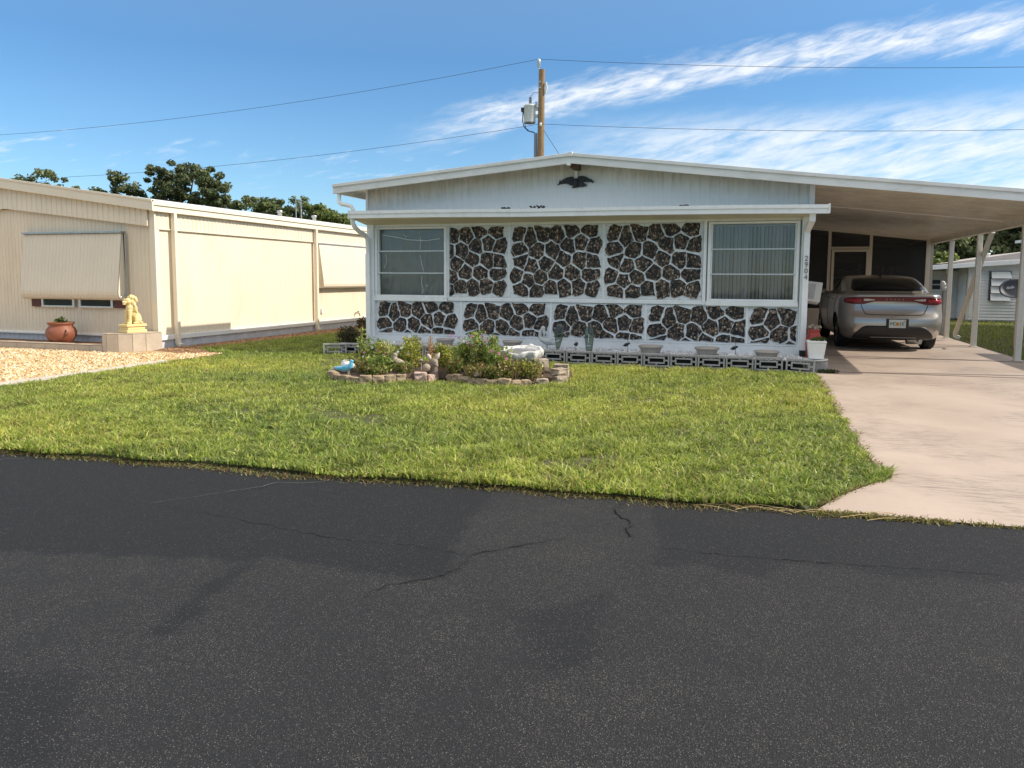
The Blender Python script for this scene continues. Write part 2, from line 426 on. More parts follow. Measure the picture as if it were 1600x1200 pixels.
# ------------------------------------------------------------------ ground, road, drive
def road_edge(x): return 4.62 + .0635 * x + .02 * math.sin(x * 3.1) + .012 * math.sin(x * 9.7)
def drive_left(y):
    if y < 5.5: return .86 - (5.5 - y) * .61
    if y < 6.3: return .86 - (y - 5.5) * .09
    return .78
BED = [(-5.28, 8.8), (-5.0, 8.47), (-4.65, 8.34), (-4.36, 8.45), (-4.11, 8.66), (-3.9, 9.02), (-3.72, 9.02), (-3.5, 8.86), (-3.12, 8.71), (-2.79, 8.71), (-2.55, 8.9), (-2.36, 9.12), (-2.25, 9.6), (-2.4, 10.2), (-3.2, 10.7), (-4.6, 10.6), (-5.3, 9.9), (-5.42, 9.2)]

mb = MB(); mb.box(-160, -60, -.6, 160, 220, -.06)
tag(mb.build('ground', M['ground']), kind='structure')
PATCHES = [[(-5.9, 4.6), (-3.68, 4.8), (-1.55, 4.8), (-1.50, 4.1), (-1.46, 3.76), (-1.27, 3.04), (-1.69, 2.99), (-2.18, 3.02), (-2.15, 2.68), (-2.06, 2.26), (-2.13, 2.13), (-2.19, 2.37), (-2.26, 2.72), (-2.22, 2.94), (-2.83, 2.83), (-3.9, 2.55), (-6, 2.2)],
           [(-.61, 4.8), (.27, 4.80), (1.9, 4.78), (1.6, 3.88), (.63, 3.73), (.2, 3.75), (.03, 3.53), (-.43, 3.54)], [(-.9, 2.83), (-.58, 3.1), (-.53, 2.5), (-.64, 2.36)], [(-2.6, 1.8), (-2.11, 1.88), (-1.77, 1.5), (-2.1, 1.40)]]
def waves(x, y, seed, f):
    g = np.random.default_rng(seed); o = np.zeros(len(x))
    for i in range(9):
        a = g.uniform(0, 6.28); k = f * g.uniform(.6, 2.2); o += np.sin(k * (x * np.cos(a) + y * np.sin(a)) + g.uniform(0, 6.28))
    return o / 3.0
def inside(px, py, poly):
    r = np.zeros(len(px), bool); n = len(poly)
    for i in range(n):
        (x1, y1), (x2, y2) = poly[i], poly[(i + 1) % n]
        c = ((y1 > py) != (y2 > py)) & (px < (x2 - x1) * (py - y1) / (y2 - y1 + 1e-12) + x1); r ^= c
    return r
def poly_dist(px, py, poly):
    d = np.full(len(px), 9.0)
    for (x1, y1), (x2, y2) in zip(poly, poly[1:] + poly[:1]):
        l2 = (x2 - x1) ** 2 + (y2 - y1) ** 2; t = np.clip(((px - x1) * (x2 - x1) + (py - y1) * (y2 - y1)) / l2, 0, 1)
        d = np.minimum(d, np.hypot(px - x1 - t * (x2 - x1), py - y1 - t * (y2 - y1)))
    return np.where(inside(px, py, poly), d, -d)
gx = np.concatenate([np.linspace(-40, -7, 34)[:-1], np.arange(-7, 3, .035), np.linspace(3, 40, 38)]); gy = np.concatenate([np.linspace(-9, 1.2, 12)[:-1], np.linspace(1.2, 4.9, 110)])
X, Y = np.meshgrid(gx, gy, indexing='ij'); edge = np.array([road_edge(a) for a in gx]); top = Y > 1.2
Y = np.where(top, 1.2 + (Y - 1.2) / 3.7 * (edge[:, None] - 1.2), Y); fx, fy = X.ravel(), Y.ravel()
mask = np.zeros(len(fx))
for k, pl in enumerate(PATCHES):
    d = poly_dist(fx, fy, pl) + .022 * waves(fx, fy, 50 + k, 14); mask = np.maximum(mask, np.clip(.5 + d / (.05 if k < 2 else .10), 0, 1) * (1, .9, .75, .7)[k])
mask = np.maximum(mask, np.clip(1 - (np.repeat(edge, len(gy)) - fy) / .35, 0, 1) * .6 * (fy > 1))
nx_, ny_ = X.shape; idx = np.arange(nx_ * ny_).reshape(nx_, ny_); q0, q1, q2, q3 = idx[:-1, :-1].ravel(), idx[1:, :-1].ravel(), idx[1:, 1:].ravel(), idx[:-1, 1:].ravel()
tag(tri_mesh('road', np.stack([fx, fy, np.full(len(fx), -.03)], 1), np.concatenate([np.stack([q0, q1, q2], 1), np.stack([q0, q2, q3], 1)]), np.repeat(mask[:, None], 3, 1), M['asphalt']), kind='structure')
# lawn soil sheet
ys = [4.6 + .2 * i for i in range(0, 38)]
lp = [(x, road_edge(x) + .04) for x in [-8.5 + .25 * i for i in range(0, 36)]] + [(drive_left(y) - .02, y) for y in ys if drive_left(y) < .87 and y < 11.5] + \
     [(.76, 11.5), (-6.72, 11.5), (-6.72, 27), (-9.6, 27), (-9.6, 10.75), (-8.5, 10.5)]
mb = MB(); mb.slab(lp, -.055, .0)
tag(mb.build('lawn_soil', M['thatch']), kind='structure')
mb = MB(); mb.slab([(4.16, 4.85), (30, 6.4), (30, 60), (4.16, 60)], -.055, -.012)
tag(mb.build('neighbour_lawn_soil', M['thatch']), kind='structure')
mb = MB()
dv = [(drive_left(y), y) for y in [5.0 + .12 * i for i in range(0, 13)]] + [(.78, 6.5), (.78, 11.3), (.66, 11.4), (.66, 25), (4.16, 25), (4.16, 5.0)]
mb.slab(dv, -.05, .006)
ap = [(drive_left(y), y) for y in (5.0, 4.9, 4.82, 4.74, 4.66)]; zs = (.006, .003, -.006, -.016, -.029)
for (a, b, z0, z1) in zip(ap[:-1], ap[1:], zs[:-1], zs[1:]):
    e = .20 * (5.0 - b[1]) / .34; d = .20 * (5.0 - a[1]) / .34
    mb.add([(a[0], a[1], z0), (4.16, a[1] + d, z0), (4.16, b[1] + e, z1), (b[0], b[1], z1)], [(0, 1, 2, 3)])
tag(mb.build('driveway', M['drive']), kind='structure')
for nm, a, b in (('driveway_joint', (.80, 14.26), (4.16, 14.14)), ('driveway_joint', (1.0, 11.68), (4.16, 11.86)), ('driveway_joint', (.7, 17.4), (4.16, 17.4))):
    mb = MB(); mb.hexa([(a[0], a[1] - .012, .004), (b[0], b[1] - .012, .004), (b[0], b[1] + .012, .004), (a[0], a[1] + .012, .004),
                        (a[0], a[1] - .012, .0105), (b[0], b[1] - .012, .0105), (b[0], b[1] + .012, .0105), (a[0], a[1] + .012, .0105)])
    tag(mb.build(nm, M['joint']), kind='structure')
# asphalt cracks as thin irregular sheets lying on the road
def crack(pts, w, mat, z):
    P_ = []
    for (a, b) in zip(pts[:-1], pts[1:]):
        n = max(3, int(math.dist(a, b) / .035))
        for i in range(n):
            t = i / n; P_.append((a[0] + (b[0] - a[0]) * t + rng.uniform(-.012, .012), a[1] + (b[1] - a[1]) * t + rng.uniform(-.012, .012)))
    P_.append(pts[-1]); vs = []; fs = []
    for i, p in enumerate(P_):
        q = P_[min(i + 1, len(P_) - 1)]; o = P_[max(i - 1, 0)]
        t = Vector((q[0] - o[0], q[1] - o[1])); t = t.normalized() if t.length > 0 else Vector((1, 0))
        ww = w * rng.uniform(.25, 1.2) * (.3 + .7 * math.sin(math.pi * min(1, max(0, (i + 1) / (len(P_) + 1)))) ** .5)
        vs += [(p[0] - t.y * ww, p[1] + t.x * ww, z), (p[0] + t.y * ww, p[1] - t.x * ww, z)]
        if i: fs.append((2 * i - 2, 2 * i - 1, 2 * i + 1, 2 * i))
    mb = MB(); mb.add(vs, fs); tag(mb.build('road_crack', mat), kind='structure')
CR = [[(-.73, 4.46), (-.74, 4.33), (-.70, 4.2), (-.63, 4.12), (-.62, 3.98), (-.59, 3.87)],
      [(-2.62, 4.33), (-2.78, 4.2), (-2.95, 4.16), (-2.97, 4.05), (-3.05, 3.95), (-3.22, 3.72), (-3.35, 3.55)],
      [(-3.35, 3.55), (-2.9, 3.5), (-2.4, 3.42), (-2.0, 3.36), (-1.6, 3.4), (-1.28, 3.36)],
      [(-.5, 3.78), (-.2, 3.76), (.1, 3.78), (.4, 3.82), (.75, 3.86), (1.1, 3.9)],
      [(-.9, 3.75), (-1.15, 3.5), (-1.28, 3.36), (-1.27, 3.2), (-1.33, 3.05), (-1.5, 2.9), (-1.52, 2.75)],
      [(-5.05, 4.15), (-5.25, 4.02), (-5.6, 3.9)], [(-.62, 3.98), (-.75, 4.05)]]
for i, c in enumerate(CR):
    crack(c, (.010, .0032, .003, .004, .006, .003, .003)[i], M['crack'] if i not in (1, 5) else M['crack_edge'], -.0218)
    if i == 99: crack([(x + .010, y + .006) for x, y in c], .004, M['crack_edge'], -.0222)
# gravel yard on the left with its concrete edging
mb = MB(); mb.slab([(-30, 3.0), (-8.62, 4.1), (-8.62, 10.9), (-10.2, 11.2), (-30, 11.2)], -.055, .006)
tag(mb.build('gravel_bed', M['gravelbase']), kind='structure')
mb = MB(); mb.slab([(-8.62, 4.05), (-8.49, 4.06), (-8.47, 6.7), (-8.45, 8.05), (-8.57, 9.5), (-8.66, 9.5), (-8.58, 8.05), (-8.6, 6.7)], -.05, .035)
tag(mb.build('gravel_edging', M['curb'], bevel=.01), kind='structure')
mb = MB(); mb.slab([(-10.2, 10.9), (-8.7, 10.4), (-8.75, 10.75), (-9.5, 11.4), (-9.5, 27), (-10.2, 27)], -.05, .008)
tag(mb.build('mulch_strip', M['mulch']), kind='structure')

def pebbles(n, region, smin, smax, pal, z, flat=.6):
    """many small octahedral stones as arrays"""
    base = np.array([(1, 0, 0), (0, 1, 0), (-1, 0, 0), (0, -1, 0), (0, 0, 1), (0, 0, -1)], float)
    tr = np.array([(0, 1, 4), (1, 2, 4), (2, 3, 4), (3, 0, 4), (1, 0, 5), (2, 1, 5), (3, 2, 5), (0, 3, 5)])
    p = region(n); n = len(p)
    s = nrg.uniform(smin, smax, (n, 1, 1)) * nrg.uniform(.6, 1.3, (n, 1, 3)); s[:, :, 2] *= flat
    a = nrg.uniform(0, 2 * np.pi, n); c, d = np.cos(a), np.sin(a)
    v = base[None] * s * nrg.uniform(.75, 1.2, (n, 6, 3))
    vx = v[:, :, 0] * c[:, None] - v[:, :, 1] * d[:, None]; vy = v[:, :, 0] * d[:, None] + v[:, :, 1] * c[:, None]
    V = np.stack([vx + p[:, 0:1], vy + p[:, 1:2], v[:, :, 2] + z + p[:, 2:3]], 2).reshape(-1, 3)
    T = (tr[None] + (np.arange(n) * 6)[:, None, None]).reshape(-1, 3)
    pal = np.array(pal); C = np.repeat(pal[nrg.integers(0, len(pal), n)] * nrg.uniform(.7, 1.2, (n, 1)), 6, 0)
    return V, T, C
def rect(x0, x1, y0, y1, dz=0):
    return lambda n: np.stack([nrg.uniform(x0, x1, n), nrg.uniform(y0, y1, n), nrg.uniform(0, dz, n) if dz else np.zeros(n)], 1)
TAN = [(.56, .38, .18), (.64, .47, .25), (.72, .57, .36), (.46, .28, .12), (.60, .41, .20), (.76, .66, .49), (.36, .21, .10)]
V, T, C = pebbles(36000, rect(-15.5, -8.6, 6.2, 10.95), .012, .034, TAN, .008)
ok = (V.reshape(-1, 6, 3)[:, 0, 1] < 10.28 + .35 * np.clip(V.reshape(-1, 6, 3)[:, 0, 0] + 10.2, 0, 2))
V = V.reshape(-1, 6, 3)[ok].reshape(-1, 3); C = C.reshape(-1, 6, 3)[ok].reshape(-1, 3); T = T[:len(V) // 6 * 8]
tag(tri_mesh('gravel', V, T, C, M['pebble']), 'tan and golden gravel spread in front of the cream home', 'gravel', kind='stuff')
V, T, C = pebbles(16000, rect(-10.15, -9.45, 11.0, 22), .012, .035, [(.28, .13, .05), (.36, .2, .1), (.2, .1, .05), (.42, .27, .15), (.12, .06, .03)], .01, .4)
tag(tri_mesh('leaf_mulch', V, T, C, M['pebble']), 'rusty brown leaf mulch strip along the cream side wall', 'mulch', kind='stuff')
mb = MB(); mb.box(-6.7, 11.59, -.05, .64, 12.48, .150)
tag(mb.build('pebble_bed', M['pebblebase']), kind='structure')
V, T, C = pebbles(9000, rect(-6.68, .62, 11.62, 12.44), .012, .03, [(.72, .73, .75), (.6, .61, .63), (.8, .8, .8), (.45, .45, .47)], .155)
tag(tri_mesh('white_pebbles', V, T, C, M['pebble']), 'white pebbles filling the raised bed behind the concrete blocks', 'pebbles', kind='stuff')

# ------------------------------------------------------------------ grass blades
GREEN = np.array([(.27, .355, .055), (.36, .43, .07), (.45, .48, .095), (.16, .235, .04), (.52, .51, .17), (.38, .40, .10)])
def blades(x, y, z, h, w, pal, straw=.06, lean=.6):
    n = len(x); a = nrg.uniform(0, 2 * np.pi, n); b = nrg.uniform(0, 2 * np.pi, n)
    H = h * nrg.uniform(.55, 1.25, n); W = w * nrg.uniform(.6, 1.3, n); ln = H * nrg.uniform(.1, 1.0, n) * lean * 1.6
    dx, dy = np.cos(a) * W / 2, np.sin(a) * W / 2; lx, ly = np.cos(b) * ln, np.sin(b) * ln
    v = np.empty((n, 5, 3))
    for i, (s, t) in enumerate(((-1, 0), (1, 0), (-.8, .55), (.8, .55), (0, 1))):
        k = t * t
        v[:, i, 0] = x + s * dx + lx * k; v[:, i, 1] = y + s * dy + ly * k; v[:, i, 2] = z + H * (t - .25 * k * np.minimum(1, ln / H))
    T = (np.array([(0, 1, 3), (0, 3, 2), (2, 3, 4)])[None] + (np.arange(n) * 5)[:, None, None]).reshape(-1, 3)
    c = pal[nrg.integers(0, len(pal), n)] * nrg.uniform(.75, 1.2, (n, 1))
    st = nrg.random(n) < straw
    c[st] = np.array((.36, .30, .14)) * nrg.uniform(.6, 1.2, (st.sum(), 1))
    return v.reshape(-1, 3), T, np.repeat(c, 5, 0)
def lawn_pts():
    out = []
    for (x0, x1, y0, y1, dens) in ((-8.5, 1.0, 4.0, 6.0, 6200), (-8.5, 1.0, 6.0, 8.0, 4300), (-8.5, 1.0, 8.0, 11.44, 3000), (-9.6, -6.76, 10.4, 15.5, 2600), (-9.6, -6.76, 15.5, 23, 900)):
        n = int((x1 - x0) * (y1 - y0) * dens)
        out.append(np.stack([nrg.uniform(x0, x1, n), nrg.uniform(y0, y1, n)], 1))
    p = np.concatenate(out); x, y = p[:, 0], p[:, 1]
    re = 4.60 + .0635 * x + .02 * np.sin(x * 3.1) + .012 * np.sin(x * 9.7) + .05 * waves(x, y, 5, 5)
    dl = np.where(y < 5.5, .86 - (5.5 - y) * .61, np.where(y < 6.3, .86 - (y - 5.5) * .09, .78)) + .03 * waves(x, y, 6, 9)
    lb = np.where(y < 10.5, -8.46, -9.5) + .04 * waves(x, y, 8, 5)
    k = (y > re) & (x < dl) & (x > lb) & ~inside(x, y, BED) & ~((y > 11.42) & (x > -6.78))
    k &= ~((x < -8.5) & (y < 10.75 + (x + 8.5) * -.55)) 
    thin = waves(x, y, 21, 2.6) + .5 * waves(x, y, 22, 9)                       # worn patches let the soil show
    k &= nrg.random(len(x)) < np.clip(1.15 - .75 * np.clip(thin - .45, 0, 1.6), .12, 1)
    return x[k], y[k]
x, y = lawn_pts()
tall = .050 * (1 + .25 * waves(x, y, 3, 1.7) + .30 * waves(x, y, 4, 7) + .25 * waves(x, y, 9, 22))
v, T, C = blades(x, y, -.005, np.clip(tall, .018, .11), .012, GREEN, .07, .95)
tone = 1 + .19 * waves(x, y, 13, 1.2)[:, None] * np.array((1.2, .8, .6)) + .15 * waves(x, y, 14, 8)[:, None] 
C = np.clip(C * np.repeat(tone, 5, 0), .01, 1)
k = nrg.choice(len(x), 2600, replace=False); tx, ty = np.repeat(x[k], 9) + nrg.normal(0, .016, 2600 * 9), np.repeat(y[k], 9) + nrg.normal(0, .016, 2600 * 9)
ok = ~inside(tx, ty, BED) & ((ty < 11.42) | (tx < -6.78))
v2, T2, C2 = blades(tx[ok], ty[ok], -.005, np.full(ok.sum(), .076), .012, GREEN * 1.08, .03, .8)      # taller tufts
v, T, C = np.concatenate([v, v2]), np.concatenate([T, T2 + len(v)]), np.concatenate([C, C2])
tag(tri_mesh('lawn_grass', v, T, C, M['blade']), 'bright green front lawn in front of the stone panelled home', 'grass', kind='stuff')
n = 9000; gx, gy = nrg.uniform(4.2, 14, n * 4), nrg.uniform(12, 28.4, n * 4)
v, T, C = blades(gx, gy, -.015, np.full(n * 4, .07), .014, GREEN * .7, .04)  # greens scaled down to put the side yard's shade into the blades
tag(tri_mesh('side_lawn_grass', v, T, C, M['blade']), 'green side lawn between the carport posts and the far white house', 'grass', kind='stuff')
# dry thatch and weeds creeping over the road edge and the foot of the drive
n = 6500; x = nrg.uniform(-8.4, .5, n); y = 4.60 + .0635 * x + nrg.normal(0, .04, n) - .015 + .03 * waves(x, x, 41, 4)
v, T, C = blades(x, y, -.03, np.full(n, .02), .007, np.array([(.20, .125, .055), (.30, .21, .10), (.12, .08, .035), (.20, .24, .05), (.15, .19, .04)]), .15, 1.7)
x = np.concatenate([nrg.uniform(.35, 1.05, 900), nrg.normal(.62, .12, 700), nrg.uniform(1.0, 1.7, 260)]); y = 4.60 + .0635 * x + nrg.normal(0, .022, len(x))
v2, T2, C2 = blades(x, y, -.03, np.full(len(x), .022), .007, np.array([(.19, .2, .03), (.26, .25, .05), (.2, .14, .05), (.13, .09, .05)]), .15, 1.3)
y = nrg.uniform(4.7, 11.3, 1900); x = np.where(y < 5.5, .86 - (5.5 - y) * .61, np.where(y < 6.3, .86 - (y - 5.5) * .09, .78)) + nrg.normal(.0, .028, len(y)) + .03 * waves(y, y, 40, 5)
v3, T3, C3 = blades(x, y, -.0, np.full(len(x), .028), .008, np.array([(.20, .13, .06), (.28, .2, .09), (.12, .08, .04), (.25, .27, .06), (.16, .17, .04)]), .2, 1.8)
T2 = np.concatenate([T2, T3 + len(v2)]); v2 = np.concatenate([v2, v3]); C2 = np.concatenate([C2, C3])
tag(tri_mesh('edge_weeds', np.concatenate([v, v2]), np.concatenate([T, T2 + len(v)]), np.concatenate([C, C2]), M['blade']), 'dry weeds and thatch creeping over the asphalt edge', 'weeds', kind='stuff')
# small white clover heads in the grass
n = 1300; x, y = nrg.uniform(-8, .7, n * 3), nrg.uniform(4.9, 10.6, n * 3)
k = (nrg.random(len(x)) < np.clip(.22 + .5 * waves(x, y, 31, 1.4), .02, 1)) & ~inside(x, y, BED); x, y = x[k][:n], y[k][:n]
V, T, C = pebbles(len(x), lambda m: np.stack([x, y, np.zeros(len(x))], 1), .0035, .0065, [(.70, .71, .58), (.58, .60, .44), (.62, .58, .38)], .052, .7)
tag(tri_mesh('clover_flowers', V, T, C, M['petal']), 'tiny white clover flowers scattered through the front lawn', 'flowers', kind='stuff')
# straw lying at the lawn corner
mb = MB()
for i in range(20):
    cx, cy, a, l = rng.uniform(-.25, .75), 0, rng.uniform(-.7, .7), rng.uniform(.06, .24)
    cy = road_edge(cx) + rng.uniform(-.10, .06)
    mb.tube([(cx - math.cos(a) * l / 2, cy - math.sin(a) * l / 2, -.02), (cx, cy, -.012), (cx + math.cos(a) * l / 2, cy + math.sin(a) * l / 2, -.02)], .0017, 4)
tag(mb.build('dry_straw', pm('straw', (.50, .36, .17), .8, .2, 9)), 'dry straw stems lying on the asphalt by the lawn corner', 'straw', kind='stuff')

# ------------------------------------------------------------------ ribbed sheet siding
def ribsheet(mb, axis, c, a0, a1, zb, zt, pitch, depth, out, mi=0):
    """vertical ribs; axis 'x': plane y=c running along x, axis 'y': plane x=c running along y; out = direction of the ribs"""
    fb = zb if callable(zb) else (lambda a: zb); ft = zt if callable(zt) else (lambda a: zt)
    pos = []; a = a0
    while a < a1:
        for fr, o in ((0, 0), (.56, 0), (.66, 1), (.90, 1)):
            p = a + fr * pitch
            if p <= a1: pos.append((p, o))
        a += pitch
    pos.append((a1, 0)); vs = []
    for p, o in pos:
        q = c + out * depth * o
        for z in (fb(p), ft(p)): vs.append((p, q, z) if axis == 'x' else (q, p, z))
    mb.add(vs, [(2 * i, 2 * i + 2, 2 * i + 3, 2 * i + 1) for i in range(len(pos) - 1)], mi)

# ------------------------------------------------------------------ the main home
WY = 12.5
house = thing('mobile_home', 'white home with dark pebble stone panels, low gable roof and attached carport', 'house', (-6.75, 12.5, 0))
def zt(x): return 3.262 - .0835 * (-2.9 - x) if x < -2.9 else (3.262 - .1225 * (x + 2.9) if x < .69 else 2.822 - .1157 * (x - .69))
# body: walls behind the front skin
mb = MB()
mb.box(-6.72, 12.86, .05, .62, 27, 2.46)
mb.box(-6.72, 12.53, 2.20, .62, 12.855, 2.46)            # header
mb.box(-6.72, 12.53, 0, .62, 12.855, .905)              # knee wall behind the lower panels
mb.box(-5.16, 12.53, .91, -.80, 12.855, 2.195)          # behind the upper panels
mb.box(-6.72, 12.52, .905, -6.60, 12.855, 2.2); mb.box(.555, 12.52, .905, .62, 12.855, 2.2)
mb.build('wall', M['white'], house)
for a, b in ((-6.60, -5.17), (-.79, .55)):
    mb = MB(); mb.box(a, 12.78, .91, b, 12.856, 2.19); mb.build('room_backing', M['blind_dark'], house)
mb = MB(); mb.box(-6.70, 12.46, 0, .66, 12.53, .285); mb.box(-6.70, 12.452, .285, .60, 12.53, .31)
mb.build('skirting', M['white'], house, bevel=.004)
for q in ((-6.72, 12.40, 0, -6.585, 12.53, 2.24), (.575, 12.41, .02, .665, 12.80, 2.24)):
    mb = MB(); mb.box(*q); mb.build('corner_trim', M['white_trim'], house, bevel=.006)
mb = MB()
mb.box(-5.17, 12.435, .905, -.80, 12.53, .945); mb.box(-5.17, 12.455, .946, -.80, 12.53, .972)
mb.box(-6.585, 12.445, 2.196, .575, 12.53, 2.24); mb.box(-.86, 12.43, .90, -.81, 12.53, 2.2)
for x in (-5.168,): mb.box(x - .02, 12.44, .946, x + .012, 12.53, 2.195)
mb.build('panel_trim', M['white_trim'], house, bevel=.003)
# gable siding
mb = MB(); ribsheet(mb, 'x', 12.48, -6.73, .71, 2.40, lambda a: zt(a) - .07, .145, .008, -1)
mb.hexa([(-6.73, 12.485, 2.4), (.71, 12.485, 2.4), (.71, 12.6, 2.4), (-6.73, 12.6, 2.4), (-6.73, 12.485, zt(-6.73) - .09), (.71, 12.485, zt(.71) - .09), (.71, 12.6, zt(.71) - .09), (-6.73, 12.6, zt(-6.73) - .09)])
mb.prism([(-6.73, zt(-6.73) - .09), (.71, zt(.71) - .09), (-2.9, zt(-2.9) - .09)], 12.485, 12.6)
mb.build('gable_panel', M['gable'], house)
for q in ((.66, 12.44, 2.42, .735, 12.62, zt(.7) - .085), (-6.76, 12.45, 2.42, -6.72, 12.62, zt(-6.74) - .085)):
    mb = MB(); mb.box(*q); mb.build('gable_corner_trim', M['white_trim'], house)
# roof slab with the carport running on to the right
def roof_slab(mb, xs, y0, y1, dt, db, mi=0):
    for a, b in zip(xs[:-1], xs[1:]):
        mb.hexa([(a, y0, zt(a) - db), (b, y0, zt(b) - db), (b, y1, zt(b) - db), (a, y1, zt(a) - db), (a, y0, zt(a) - dt), (b, y0, zt(b) - dt), (b, y1, zt(b) - dt), (a, y1, zt(a) - dt)], mi)
mb = MB(); roof_slab(mb, [-7.1, -2.9, .69, 4.10], 12.03, 13.75, .006, .07); roof_slab(mb, [-6.86, -2.9, .69, 4.10], 13.75, 27, .006, .07)
roof = mb.build('roof', M['roof'], house)
mb = MB()
for a, b in ((-7.15, -2.9), (-2.9, .69), (.69, 4.13)):
    mb.hexa([(a, 11.99, zt(a) - .155), (b, 11.99, zt(b) - .155), (b, 12.03, zt(b) - .155), (a, 12.03, zt(a) - .155), (a, 11.99, zt(a) - .042), (b, 11.99, zt(b) - .042), (b, 12.03, zt(b) - .042), (a, 12.03, zt(a) - .042)])
    mb.hexa([(a, 11.965, zt(a) - .044), (b, 11.965, zt(b) - .044), (b, 12.03, zt(b) - .044), (a, 12.03, zt(a) - .044), (a, 11.965, zt(a) + .008), (b, 11.965, zt(b) + .008), (b, 12.03, zt(b) + .008), (a, 12.03, zt(a) + .008)])
mb.box(-7.15, 12.032, zt(-7.12) - .15, -7.1, 13.75, zt(-7.12)); mb.box(-6.9, 13.752, zt(-6.88) - .14, -6.86, 27, zt(-6.88))
mb.box(4.10, 12.032, zt(4.10) - .135, 4.13, 26.9, zt(4.10) + .004)
mb.box(-2.93, 11.955, zt(-2.9) - .05, -2.87, 12.03, zt(-2.9) + .02)
mb.build('fascia', M['fascia'], roof, bevel=.004)
mb = MB(); mb.box(-2.96, 11.975, zt(-2.9) - .185, -2.9, 12.03, zt(-2.9) - .158); mb.build('ridge_cap_tab', M['white_trim'], roof)
mb = MB(); mb.box(-2.93, 12.1, zt(-2.9) - .21, -2.84, 12.48, zt(-2.9) - .075); mb.build('ridge_beam_end', M['rust'], roof)
# small front awning roof, its soffit and the gutter
mb = MB(); mb.hexa([(-6.75, 12.0, 2.36), (.86, 12.0, 2.33), (.86, 12.475, 2.39), (-6.75, 12.475, 2.41), (-6.75, 12.0, 2.405), (.86, 12.0, 2.365), (.86, 12.475, 2.43), (-6.75, 12.475, 2.45)])
mb.build('awning_roof', M['roof'], house)
mb = MB(); mb.hexa([(-6.75, 12.0, 2.30), (.70, 12.0, 2.265), (.70, 12.44, 2.236), (-6.75, 12.44, 2.236), (-6.75, 12.0, 2.32), (.70, 12.0, 2.285), (.70, 12.44, 2.27), (-6.75, 12.44, 2.27)])
mb.build('soffit', M['soffit'], house)
mb = MB()
def gz(x): return 2.44 - .062 * (x + 6.79) / 7.69
GX = [-6.79, -5.2, -3.6, -2.0, -.4, .90]
for (y0, y1, d0, d1) in ((11.90, 12.0, -.125, -.05), (11.885, 11.905, -.052, 0), (11.99, 12.0, -.052, 0.0)):
    for i, (a, b) in enumerate(zip(GX[:-1], GX[1:])):
        s = .006 * math.sin(i * 2.2); t = .006 * math.sin((i + 1) * 2.2)
        mb.hexa([(a, y0, gz(a) + d0 + s), (b, y0, gz(b) + d0 + t), (b, y1, gz(b) + d0 + t), (a, y1, gz(a) + d0 + s), (a, y0, gz(a) + d1 + s), (b, y0, gz(b) + d1 + t), (b, y1, gz(b) + d1 + t), (a, y1, gz(a) + d1 + s)])
mb.box(.895, 11.88, gz(.9) - .13, .915, 12.01, gz(.9) + .008); mb.box(-6.80, 11.88, gz(-6.79) - .128, -6.785, 12.01, gz(-6.79) + .008)
mb.build('gutter', M['white_trim'], house)
# downspouts
mb = MB()
mb.tube([(-7.06, 12.06, 2.76), (-7.06, 12.04, 2.66), (-7.03, 12.0, 2.60), (-6.96, 11.97, 2.565), (-6.86, 11.96, 2.55), (-6.77, 11.95, 2.52), (-6.73, 11.95, 2.46), (-6.73, 11.95, 2.40)], .034, 12)
mb.build('downspout', M['fascia'], house)
mb = MB()
mb.tube([(-6.76, 11.97, 2.33), (-6.76, 11.98, 2.24), (-6.75, 12.03, 2.17), (-6.73, 12.16, 2.10), (-6.70, 12.30, 2.05), (-6.68, 12.35, 1.98), (-6.675, 12.36, 1.7)], .04, 12)
mb.bar([(-6.675, 12.36, 1.72), (-6.675, 12.36, .16)], .08, .07)
mb.build('downspout', M['white_trim'], house)
mb = MB()
mb.bar([(.69, 12.0, 2.30), (.69, 12.0, 2.17), (.66, 12.2, 2.09), (.645, 12.33, 2.04), (.645, 12.355, 1.98), (.645, 12.36, .24)], .085, .075)
sp = mb.build('downspout', M['white_trim'], house, bevel=.006)
mb = MB(); mb.box(.60, 12.315, .15, .69, 12.405, .24); mb.build('boot', M['black'], sp, bevel=.004)

# stone panels --------------------------------------------------------
SEED = [(75, 350), (170, 380), (275, 350), (400, 350), (515, 320), (660, 320), (80, 480), (235, 490), (355, 490), (490, 450), (590, 420), (700, 450), (95, 575), (180, 620), (310, 600), (455, 560), (580, 570), (690, 580), (60, 700), (155, 735), (255, 715), (390, 670), (520, 670), (670, 690), (90, 820), (235, 830), (345, 800), (460, 800), (575, 790), (690, 800)]
MW, MH = 1.52, 1.19
SD = [((x - 15) / 735 * MW, (880 - y) / 605 * MH) for x, y in SEED]
GH = []
for i in range(9): GH += [(MW * (i + .1) / 8, MH + .155 + .05 * ((i * 7) % 3 - 1)), (MW * (i + .4) / 8, -.15 - .05 * ((i * 5) % 3 - 1))]
for i in range(8): GH += [(-.15 - .04 * ((i * 5) % 3 - 1), MH * (i + .3) / 7), (MW + .15 + .04 * ((i * 7) % 3 - 1), MH * (i + .6) / 7)]
def clip(poly, nx, ny, d):
    out = []
    for i in range(len(poly)):
        a, b = poly[i], poly[(i + 1) % len(poly)]; da, db = a[0] * nx + a[1] * ny - d, b[0] * nx + b[1] * ny - d
        if da <= 0: out.append(a)
        if (da < 0) != (db < 0) and abs(da - db) > 1e-12:
            t = da / (da - db); out.append((a[0] + (b[0] - a[0]) * t, a[1] + (b[1] - a[1]) * t))
    return out
srng = random.Random(3); STONES = []
